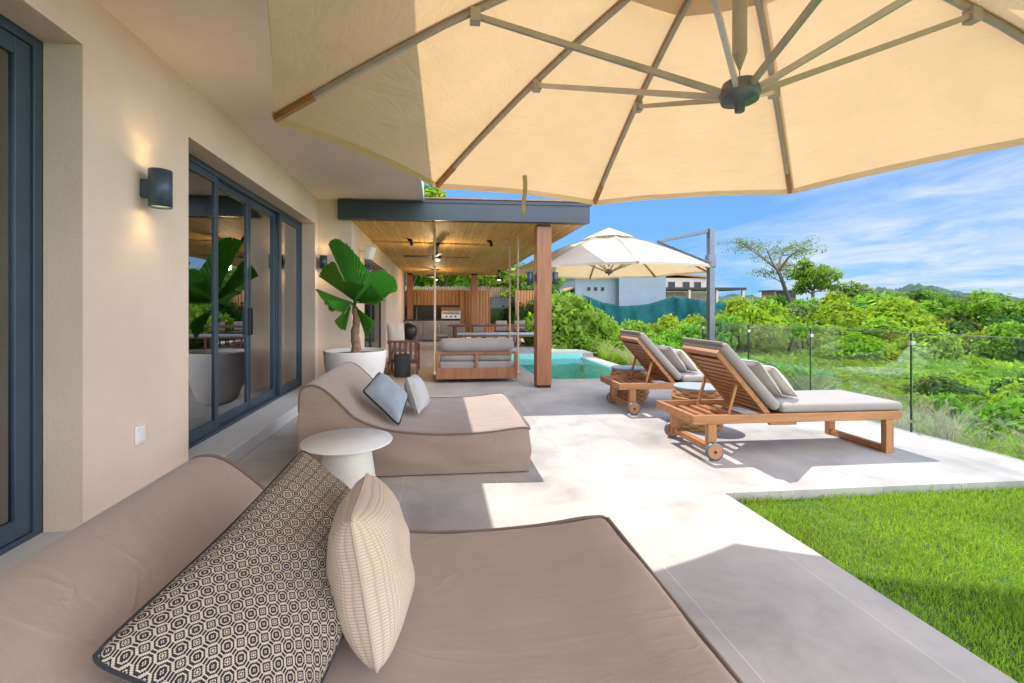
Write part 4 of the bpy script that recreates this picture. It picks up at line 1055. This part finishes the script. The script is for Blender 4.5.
def put_bush(x, y, r, h, kind=None):
    pr_ = random.choice([p for p in protos if kind is None or p[1] in kind])
    z = tz(x, y) - .08
    if not pr_[2]: pr_[2] = True; o = pr_[0]
    else: o = pr_[0].copy(); col.objects.link(o)
    o.location = (x, y, z); o.rotation_euler = (0, 0, random.uniform(0, 6.28)); o.scale = (r, r * random.uniform(.85, 1.2), h)

# low undergrowth covering the slope: nobody could count it
def vnoise(x, y, f, seed):
    return np.array([mnoise.noise(Vector((a * f + seed, b * f, seed))) for a, b in zip(x, y)])
n = 210000
th = np.radians(rng.uniform(5, 68, n)); d = np.exp(rng.uniform(np.log(6.2), np.log(75), n))
X, Y = np.sin(th) * d, np.cos(th) * d
ok = (X > 5.85) | ((Y > 23) & (X > 2))| ((X > 5.0) & (Y > 9.5))
X, Y, d = X[ok], Y[ok], d[ok]; n = len(X)
H0 = np.array([tz(a, b) for a, b in zip(X, Y)])
hn = vnoise(X, Y, .8, 3.3) * .5 + vnoise(X, Y, .25, 9.1) * .6
edge = np.clip((X - 5.9) / 2.0, .5, 1)
Hh = np.clip(.34 + .30 * hn, .08, 1.0) * edge
Z = H0 + Hh * rng.uniform(.1, 1.05, n) ** .5
sz = np.clip(.0105 * d, .055, .45)
V = cards(np.stack([X, Y, Z], 1), np.tile([0, -.45, 1.0], (n, 1)), sz, 1.8, .5)
half = vnoise(X, Y, .35, 17.0) + rng.normal(0, .18, n) > .12
V = V.reshape(-1, 4, 3)
tag(quads_obj('undergrowth', V[~half].reshape(-1, 3), 'leaf_lime'), kind='stuff')
tag(quads_obj('ground_cover', V[half].reshape(-1, 3), 'leaf_green'), kind='stuff')

# bushes: low ones in the field, taller ones towards the skyline
random.seed(5)
def bush_at(u, d, vtop, r, kind=None):
    x, y = w2(u, d); dep = d * math.cos(math.atan((u - 482) / 450)); zt = 1.5 - (vtop - 308) / 450 * dep
    h = zt - tz(x, y)
    if h < .25 or (968 < u < 1000 and d > 28): return
    put_bush(x, y, r, h / 1.05, kind)
# right behind the pavilion post and pool
for u, d, v_, r, k in ((566, 17.5, 292, 1.5, (1,)), (590, 19, 312, 1.5, (0,)), (575, 16.5, 325, 1.1, (1, 2)), (610, 22, 322, 1.6, (0,)), (640, 24, 318, 1.7, (0, 1)),
                       (668, 25, 312, 1.7, (0,)), (596, 16.5, 343, .9, (0,)), (630, 17, 345, 1.1, (0,)), (655, 17, 336, 1.2, (0, 1)), (690, 22, 318, 1.5, (1,)), (556, 21, 286, 1.6, (1,)), (548, 18.5, 300, 1.4, (0,)), (536, 23, 283, 1.8, (2,)),
                       (700, 27, 313, 1.6, (0,)), (724, 26, 309, 1.8, (0, 1)), (752, 27, 303, 2.2, (0,)), (778, 28, 312, 1.8, (1,)), (765, 33, 296, 2.4, (0,)), (740, 33, 300, 2.0, (0,)),
                       (810, 34, 303, 2.6, (3, 0)), (842, 33, 298, 2.8, (0,)), (868, 36, 291, 3.0, (0, 1)), (898, 34, 302, 2.6, (0,)), (925, 38, 298, 3.0, (1,)), (838, 40, 289, 2.6, (0,)), (855, 42, 284, 2.6, (0, 3)),
                       (800, 40, 297, 2.4, (1,)), (880, 30, 318, 2.4, (0, 1)), (830, 28, 322, 2.0, (0,)), (950, 36, 312, 2.2, (3,)), (915, 29, 322, 1.9, (2, 1)), (975, 32, 322, 1.7, (1,)), (860, 24, 331, 1.8, (0,)),
                       (940, 44, 301, 2.6, (1, 3)), (905, 44, 293, 2.6, (3,)), (960, 44, 318, 2.0, (2,)), (1010, 38, 326, 1.7, (1,)), (1040, 40, 322, 2.0, (2,)), (690, 36, 316, 1.6, (0,)), (775, 45, 290, 2.5, (1,)), (730, 48, 296, 2.6, (1,))):
    bush_at(u, d, v_, r, k)
for i in range(24):
    u = random.uniform(690, 1090); d = random.uniform(10, 27)
    bush_at(u, d, random.uniform(344, 356) + (27 - d) * random.uniform(1.6, 3.6), random.uniform(.6, 1.25) * (d / 18) ** .5, (0, 0, 1) if random.random() < .85 else (2,))
for i in range(26):
    u = random.uniform(700, 1120); d = random.uniform(26, 50)
    bush_at(u, d, random.uniform(318, 332) - (d - 26) * .35, random.uniform(1.2, 2.2))

# trees
def tree(name, base, segs, label, m, leaf_r, per, size, tr, group=None, twigs=3, spread=.9, seed=1):
    """segs: limb polylines in world offsets from base; clumps sit along each limb's outer end"""
    random.seed(seed)
    root = thing(name, base, label, 'tree', group); b0 = Vector(base)
    q = MB(); ends = []
    for i, (pts, r0, r1) in enumerate(segs):
        P = [b0 + Vector(p) for p in pts]; m_ = len(P)
        q.tube(P, [r0 + (r1 - r0) * k / (m_ - 1) for k in range(m_)], 8)
        if i or len(segs) == 1:
            for t in range(twigs):
                a = P[-1].lerp(P[-2], random.uniform(0, .75)); e = a + Vector((random.gauss(0, 1), random.gauss(0, 1), random.uniform(-.15, .75))) * spread
                q.tube([a, a.lerp(e, .5) + Vector((0, 0, .06)), e], [r1 * .9, r1 * .6, r1 * .25], 5); ends.append(e); ends.append(a.lerp(e, .6))
    q.build('trunk', tr, root)
    V = blob_cards([tuple(e - b0) for e in ends], [leaf_r * random.uniform(.6, 1.3) for _ in ends], per, size, .5)
    quads_obj('crown', V, m, root)
    return root
def P3(u, v, d):
    x, y = w2(u, d); dep = d * math.cos(math.atan((u - 482) / 450)); return Vector((x, y, 1.5 - (v - 308) / 450 * dep))
def limb(base, pix, d, r0, r1):
    return ([tuple(P3(u, v, d + dd) - Vector(base)) for u, v, dd in pix], r0, r1)
D = 44
bs_ = P3(791, 306, D); bs_.z = tz(bs_.x, bs_.y)
tree('acacia_tree', tuple(bs_), [([(0, 0, 0)] + [tuple(P3(u, v, D) - bs_) for u, v in ((789, 300), (783, 283), (778, 270))], .19, .11),
     limb(bs_, ((778, 270, 0), (768, 262, .5), (757, 254, 1), (745, 246, 1.5)), D, .10, .035), limb(bs_, ((780, 275, 0), (772, 262, -1), (766, 248, -1.5)), D, .085, .03),
     limb(bs_, ((778, 270, 0), (780, 260, .5), (784, 248, 1.2)), D, .12, .04), limb(bs_, ((779, 271, 0), (788, 258, -.5), (800, 249, -1)), D, .12, .03), limb(bs_, ((768, 262, 0), (758, 252, 2), (740, 241, 2)), D, .07, .03), limb(bs_, ((783, 283, 0), (772, 277, 1), (764, 271, 1)), D, .05, .02), limb(bs_, ((780, 275, 0), (789, 270, 1), (794, 264, 1)), D, .05, .02)],
     'tall leaning flat topped tree with sparse feathery crown on the slope', 'leaf_olive', .45, 34, .085, 'bark', None, 6, .95, 3)
D = 42
bs_ = P3(812, 303, D); bs_.z = tz(bs_.x, bs_.y)
tree('small_tree', tuple(bs_), [([(0, 0, 0), tuple(P3(813, 292, D) - bs_)], .16, .10), limb(bs_, ((813, 292, 0), (816, 280, 0), (818, 272, 0)), D, .09, .04), limb(bs_, ((813, 292, 0), (806, 284, .5), (802, 279, 1)), D, .08, .03), limb(bs_, ((813, 290, 0), (821, 281, -.6), (825, 275, -1)), D, .08, .03), limb(bs_, ((813, 294, 0), (806, 291, .3), (800, 289, .4)), D, .06, .03), limb(bs_, ((814, 292, 0), (822, 290, .3), (828, 287, .4)), D, .06, .03), limb(bs_, ((816, 280, 0), (815, 272, .3), (812, 267, .4)), D, .06, .03)],
     'small round crowned tree right beside the leaning tree on the slope', 'leaf_green', .5, 75, .14, 'bark', None, 4, .7, 8)
for u, v0, v1, D, lab, seed, m, wd in ((1003, 330, 293, 36, 'airy tree at the right edge with sea showing behind it', 21, 'leaf_green', 1.5), (1040, 328, 290, 37, 'leafy tree cut by the right edge of the picture', 22, 'leaf_green', 1.6),
                                   (962, 322, 297, 40, 'thin airy tree with low spreading limbs left of the sea gap', 23, 'leaf_olive', 1.3), (928, 318, 291, 42, 'dark branching tree in front of the wooded hill', 24, 'leaf_dark', 1.6), (905, 314, 291, 46, 'broad tree with yellow green top in front of the wooded hill', 25, 'leaf_olive', 1.6)):
    bs_ = P3(u, v0, D); bs_.z = tz(bs_.x, bs_.y); hz = P3(u, v1, D).z - bs_.z
    random.seed(seed); segs = [([(0, 0, 0), (.1, 0, hz * .25), (.05, .1, hz * .45)], .16, .10)]
    for k in range(7):
        a = k * 2.4; e = Vector((math.cos(a), math.sin(a), 0)) * random.uniform(.5, 1.0) * wd
        z0 = hz * random.uniform(.25, .45); segs.append(([(.05, .05, z0), tuple(e * .5 + Vector((0, 0, z0 + hz * .2))), tuple(e + Vector((0, 0, hz * random.uniform(.6, .95))))], .07, .025))
    tree('tree', tuple(bs_), segs, lab, m, .42, 75, .13, 'bark', None, 4, .7, seed)
# trees behind the pavilion, their tops over its roof and their leaves between fence and ceiling
for x, y, h, lab, seed, m in ((.2, 26.5, 8.6, 'tall leafy tree behind the pavilion, its top showing over the left of the roof', 31, 'leaf_green'), (2.9, 27.5, 8.6, 'tall leafy tree behind the pavilion, its top showing above the middle of the roof', 32, 'leaf_lime'), (-1.8, 25.5, 8.5, 'tall leafy tree behind the kitchen corner of the pavilion', 33, 'leaf_lime'), (4.6, 25, 4.2, 'low bushy tree behind the right end of the slat fence', 34, 'leaf_green')):
    bs_ = (x, y, 0); random.seed(seed)
    segs = [([(0, 0, -.6), (.1, 0, h * .3), (.05, .1, h * .5)], .22, .14)]
    for k in range(12):
        a = k * 2.4; e = Vector((math.cos(a), math.sin(a), 0)) * random.uniform(.6, 1.9); z0 = h * random.uniform(.12, .5)
        segs.append(([(.05, .05, z0), tuple(e * .5 + Vector((0, 0, z0 + h * .15))), tuple(e + Vector((0, 0, h * random.uniform(.25, .93))))], .09, .03))
    tree('tree', bs_, segs, lab, m, .62, 130, .20, 'bark', None, 3, .8, seed)
bf = thing('bamboo_fence', (1.2, 23.6, 0), 'pale bamboo screen behind the slat fence, seen above it', 'fence')
q = MB(); x = -2.2
while x < 4.8: q.tube([(x, 23.6, 0), (x, 23.6, 2.62 + random.uniform(-.03, .05))], .045, 6); x += .1
q.build('canes', 'jute', bf)

# ornamental grass clumps and strap leaved plants outside the glass
def grass_clump(name, seed, nb, h, plume):
    g = np.random.default_rng(seed); vs = []; fs = []; pv = []
    for k in range(nb):
        a = g.uniform(0, 6.283); l = h * g.uniform(.6, 1.1); out = g.uniform(.15, .75) * l; bx, by = g.normal(0, .05, 2); w_ = g.uniform(.004, .008)
        for j in range(5):
            t = j / 4; r_ = out * t ** 1.6; z = l * (t - .28 * t ** 2.6); ww = w_ * (1 - .85 * t)
            px, py = bx + math.cos(a) * r_, by + math.sin(a) * r_
            vs += [(px - math.sin(a) * ww, py + math.cos(a) * ww, z), (px + math.sin(a) * ww, py - math.cos(a) * ww, z)]
            if j: b_ = len(vs) - 4; fs.append((b_, b_ + 1, b_ + 3, b_ + 2))
        if k < plume:
            for j in range(26):
                t = .72 + .36 * j / 25; r_ = out * t ** 1.6; z = l * 1.2 * (t - .28 * t ** 2.6)
                pv.append((bx + math.cos(a) * r_, by + math.sin(a) * r_, z))
    mb = MB(); mb.add(vs, fs); return mb, np.array(pv)
clumps = []
for s in range(3):
    mb, pv = grass_clump('g', 50 + s, 150, .72, 9)
    r = thing('ornamental_grass', (0, 0, 0), 'clump of fountain grass with pale feathery plumes outside the glass balustrade', 'ornamental grass', 'grass clumps along the balustrade'); r['kind'] = 'thing'
    mb.build('blades', 'plume' if s == 1 else 'grass', r)
    Pp = np.repeat(pv, 4, 0) + rng.normal(0, .0035, (len(pv) * 4, 3)); V = cards(Pp, rng.normal(0, 1, Pp.shape), .007, 5.0, .5); quads_obj('plumes', V, 'plume', r)
    clumps.append([r, False])
random.seed(12)
spots = [(5.9 + random.uniform(0, .75), 2.9 + .26 * i + random.uniform(-.1, .1)) for i in range(26)] + [(random.uniform(4.95, 5.6), 9.9 + .38 * i) for i in range(12)] + [(6.7 + random.uniform(0, .6), 3.4 + .5 * i) for i in range(10)]
for x, y in spots:
    c = random.choice(clumps)
    if not c[1]: c[1] = True; o = c[0]
    else: o = dup(c[0])
    o.location = (x, y, tz(x, y) - .02 + (.12 if x < 5.7 else 0)); o.rotation_euler = (0, 0, random.uniform(0, 6.28)); k = random.uniform(.8, 1.25); o.scale = (k, k, k)
def strap_plant(x, y, label, h, nb, seed):
    g = np.random.default_rng(seed); z0 = tz(x, y) - .03; r = thing('strap_leaf_plant', (x, y, z0), label, 'plant', None)
    q = MB()
    for k in range(nb):
        a = g.uniform(0, 6.283); l = h * g.uniform(.7, 1.1); out = l * g.uniform(.15, .75)
        def fn(u, v):
            r_ = out * v ** 1.5; z = l * (v - .30 * v ** 3); w_ = .035 * math.sin(math.pi * min(1, .12 + v * .88)) ** .7
            s = (2 * u - 1) * w_
            return (x + math.cos(a) * r_ - math.sin(a) * s, y + math.sin(a) * r_ + math.cos(a) * s, z0 + z - .012 * (1 - abs(2 * u - 1)))
        q.grid(fn, 2, 9)
    q.build('leaves', 'agave', r)
strap_plant(6.15, 6.9, 'strap leaved plant standing up behind the balustrade above the nearer lounger pillows', 1.25, 26, 4)
strap_plant(6.1, 7.7, 'second strap leaved plant farther along the balustrade by the umbrella mast', .85, 18, 5)

# lawn: blades
n = 95000
X = 2.30 + 3.4 * rng.random(n) ** .9; Y = 3.43 - 3.3 * rng.random(n)
keep = rng.random(n) < np.clip(1.6 / np.hypot(X, Y) + .35, 0, 1)
X, Y = X[keep], Y[keep]; n = len(X)
patch = np.array([mnoise.noise(Vector((a * 2.2, b * 2.2, 1))) for a, b in zip(X, Y)])
hh = (.040 + .018 * patch) * rng.uniform(.55, 1.35, n)
longb = (Y > 3.33) & (rng.random(n) < .10); hh[longb] *= 1.9
az = rng.uniform(0, 6.283, n); ln = rng.uniform(.1, .9, n) * hh; wd = rng.uniform(.0016, .0034, n)
B = np.stack([X, Y, np.full(n, -.076)], 1); T = B + np.stack([np.cos(az) * ln, np.sin(az) * ln, hh], 1); Mi = B + np.stack([np.cos(az) * ln * .35, np.sin(az) * ln * .35, hh * .62], 1)
S = np.stack([-np.sin(az + .6), np.cos(az + .6), np.zeros(n)], 1) * wd[:, None]
V = np.stack([B - S, B + S, Mi + S * .85, Mi - S * .85, Mi - S * .85, Mi + S * .85, T + S * .12, T - S * .12], 1).reshape(-1, 3)
tag(quads_obj('lawn_grass', V, 'grass'), kind='stuff')
random.seed(3)
wd_ = thing('garden_weed', (5.45, 3.25, -.07), 'broad leaved tuft at the lawn corner by the glass', 'plant')
q = MB()
for k in range(22):
    a = random.uniform(0, 6.28); l = random.uniform(.10, .2)
    q.grid(lambda u, v: (5.35 + math.cos(a) * l * v - math.sin(a) * (u - .5) * .022 * math.sin(math.pi * (.1 + .9 * v)), 3.28 + math.sin(a) * l * v * .8 + math.cos(a) * (u - .5) * .022 * math.sin(math.pi * (.1 + .9 * v)), -.07 + .16 * v - .09 * v * v), 2, 5)
q.build('leaves', 'grass', wd_)

# ------------------------------------------------------------------ NEIGHBOURS
nb = thing('neighbour_house', (16, 40, 0), 'pale blue grey flat walled building with three small openings behind the teal net', 'building')
q = MB(); q.box(12.4, 16.2, 40, 46, -.6, 4.55).box(16.2, 20.6, 39.2, 46, -.6, 4.62); q.build('wall', 'bldg', nb)
q = MB(); q.box(12.3, 20.7, 39.1, 46.1, 4.63, 4.8); q.build('roof', 'bldg', nb)
for xx in (13.5, 14.15, 14.8):
    q = MB(); q.box(xx, xx + .3, 39.96, 39.99, 3.05, 3.4); w_ = q.build('window', 'darkhole', nb)
    q = MB(); q.box(xx - .05, xx + .35, 39.93, 39.99, 2.99, 3.045); q.build('sill', 'bldg2', w_)
q = MB(); q.box(11.3, 12.4, 40.5, 44, -.6, 2.9); q.build('side_wall', 'bldg', nb)
q = MB(); q.add([(11.0, 40.3, 2.75), (12.39, 40.3, 3.3), (12.39, 44.2, 3.3), (11.0, 44.2, 2.75), (11.0, 40.3, 2.9), (12.39, 40.3, 3.45), (12.39, 44.2, 3.45), (11.0, 44.2, 2.9)], [(0, 3, 2, 1), (4, 5, 6, 7), (0, 1, 5, 4), (1, 2, 6, 5), (2, 3, 7, 6), (3, 0, 4, 7)]); q.build('lean_to_roof', 'terracotta', nb)
n2 = thing('tiled_house', (28, 50, 0), 'cream house with low tiled roof and a dark flat canopy, right of the pale building', 'building')
q = MB(); q.box(25.5, 31.2, 50, 56, -.6, 5.0); q.build('wall', 'bldg2', n2)
q = MB(); q.add([(25.2, 49.7, 5.5), (31.5, 49.7, 5.0), (31.5, 56.3, 5.0), (25.2, 56.3, 5.5), (25.2, 49.7, 5.72), (31.5, 49.7, 5.22), (31.5, 56.3, 5.22), (25.2, 56.3, 5.72)], [(0, 3, 2, 1), (4, 5, 6, 7), (0, 1, 5, 4), (1, 2, 6, 5), (2, 3, 7, 6), (3, 0, 4, 7)]); q.build('roof', 'terracotta', n2)
for xx in (26.6, 28.4, 29.8):
    q = MB(); q.box(xx, xx + .7, 49.95, 49.99, 3.7, 4.5); w_ = q.build('window', 'darkhole', n2)
    q = MB(); q.box(xx - .06, xx - .001, 49.93, 49.99, 3.64, 4.56).box(xx + .701, xx + .76, 49.93, 49.99, 3.64, 4.56).box(xx + .33, xx + .37, 49.93, 49.949, 3.7, 4.5).box(xx, xx + .7, 49.93, 49.99, 4.501, 4.56).box(xx, xx + .7, 49.93, 49.99, 3.64, 3.699); q.build('frame', 'frame', w_)
q = MB(); q.box(23.2, 33.0, 45.5, 49.6, 3.45, 3.7); q.build('canopy_roof', 'darkhole', n2)
for xx in (23.4, 26.5, 29.6, 32.6):
    q = MB(); q.box(xx, xx + .25, 45.6, 45.85, -.6, 3.449); q.build('canopy_post', 'bldg2', n2)
q = MB(); q.box(23.8, 27.8, 48.5, 48.7, -.6, 3.3); q.build('garden_wall', 'bldg2', n2)
nt = thing('shade_net', (17, 34, 0), 'teal shade net fence sagging between poles in front of the pale building', 'net fence')
pts = [P3(584, 295, 37), P3(602, 302, 37), P3(622, 306, 37), P3(648, 304, 37.5), P3(675, 296, 38), P3(700, 300, 38), P3(722, 303, 39), P3(750, 302, 40), P3(775, 300, 41)]
def netf(u, v):
    k = min(len(pts) - 2, int(u * (len(pts) - 1))); t = u * (len(pts) - 1) - k; p = pts[k].lerp(pts[k + 1], t)
    zb = tz(p.x, p.y) - .2; s = .07 * math.sin(u * 70) * (.4 + .6 * math.sin(v * math.pi)) + .12 * mnoise.noise(Vector((u * 30, v * 3, 0)))
    return (p.x + s * .4, p.y + s, p.z + (zb - p.z) * v)
q = MB(); q.grid(netf, 160, 10); q.build('netting', 'net', nt, solid=.01)
for k in (0, 4, 6, 8):
    p = pts[k]; q = MB(); q.tube([(p.x, p.y + .2, tz(p.x, p.y) - .3), (p.x, p.y + .2, p.z + .15)], .05, 8); q.build('pole', 'bark', nt)
hp = P3(785, 300, 46)
sh = thing('shed', tuple(hp), 'small dark shed half hidden by bushes at the foot of the leaning tree', 'shed')
q = MB(); q.box(hp.x - .9, hp.x + 1.0, hp.y, hp.y + 1.5, hp.z - 1.6, hp.z + .75); q.build('wall', 'darkhole', sh)
q = MB(); q.box(hp.x - 1.1, hp.x + 1.2, hp.y - .2, hp.y + 1.7, hp.z + .751, hp.z + .85); q.build('roof', 'frame', sh)
q = MB(); q.box(hp.x - 1.05, hp.x - .905, hp.y - .1, hp.y + 1.4, hp.z - 1.6, hp.z + .75); q.build('brick_pier', 'terracotta', sh)
rk = P3(1014, 342, 30)
rb = MB(); random.seed(4)
for k in range(14): rb.sphere((rk.x + random.gauss(0, .7), rk.y + random.gauss(0, .5), rk.z - .35 + random.uniform(-.2, .25)), random.uniform(.25, .45), 8, (1.2, 1, .8))
tag(rb.build('rubble_mound', 'pinkrock', loc=tuple(rk)), 'mound of pinkish rubble in the greenery at the right edge', 'rubble')
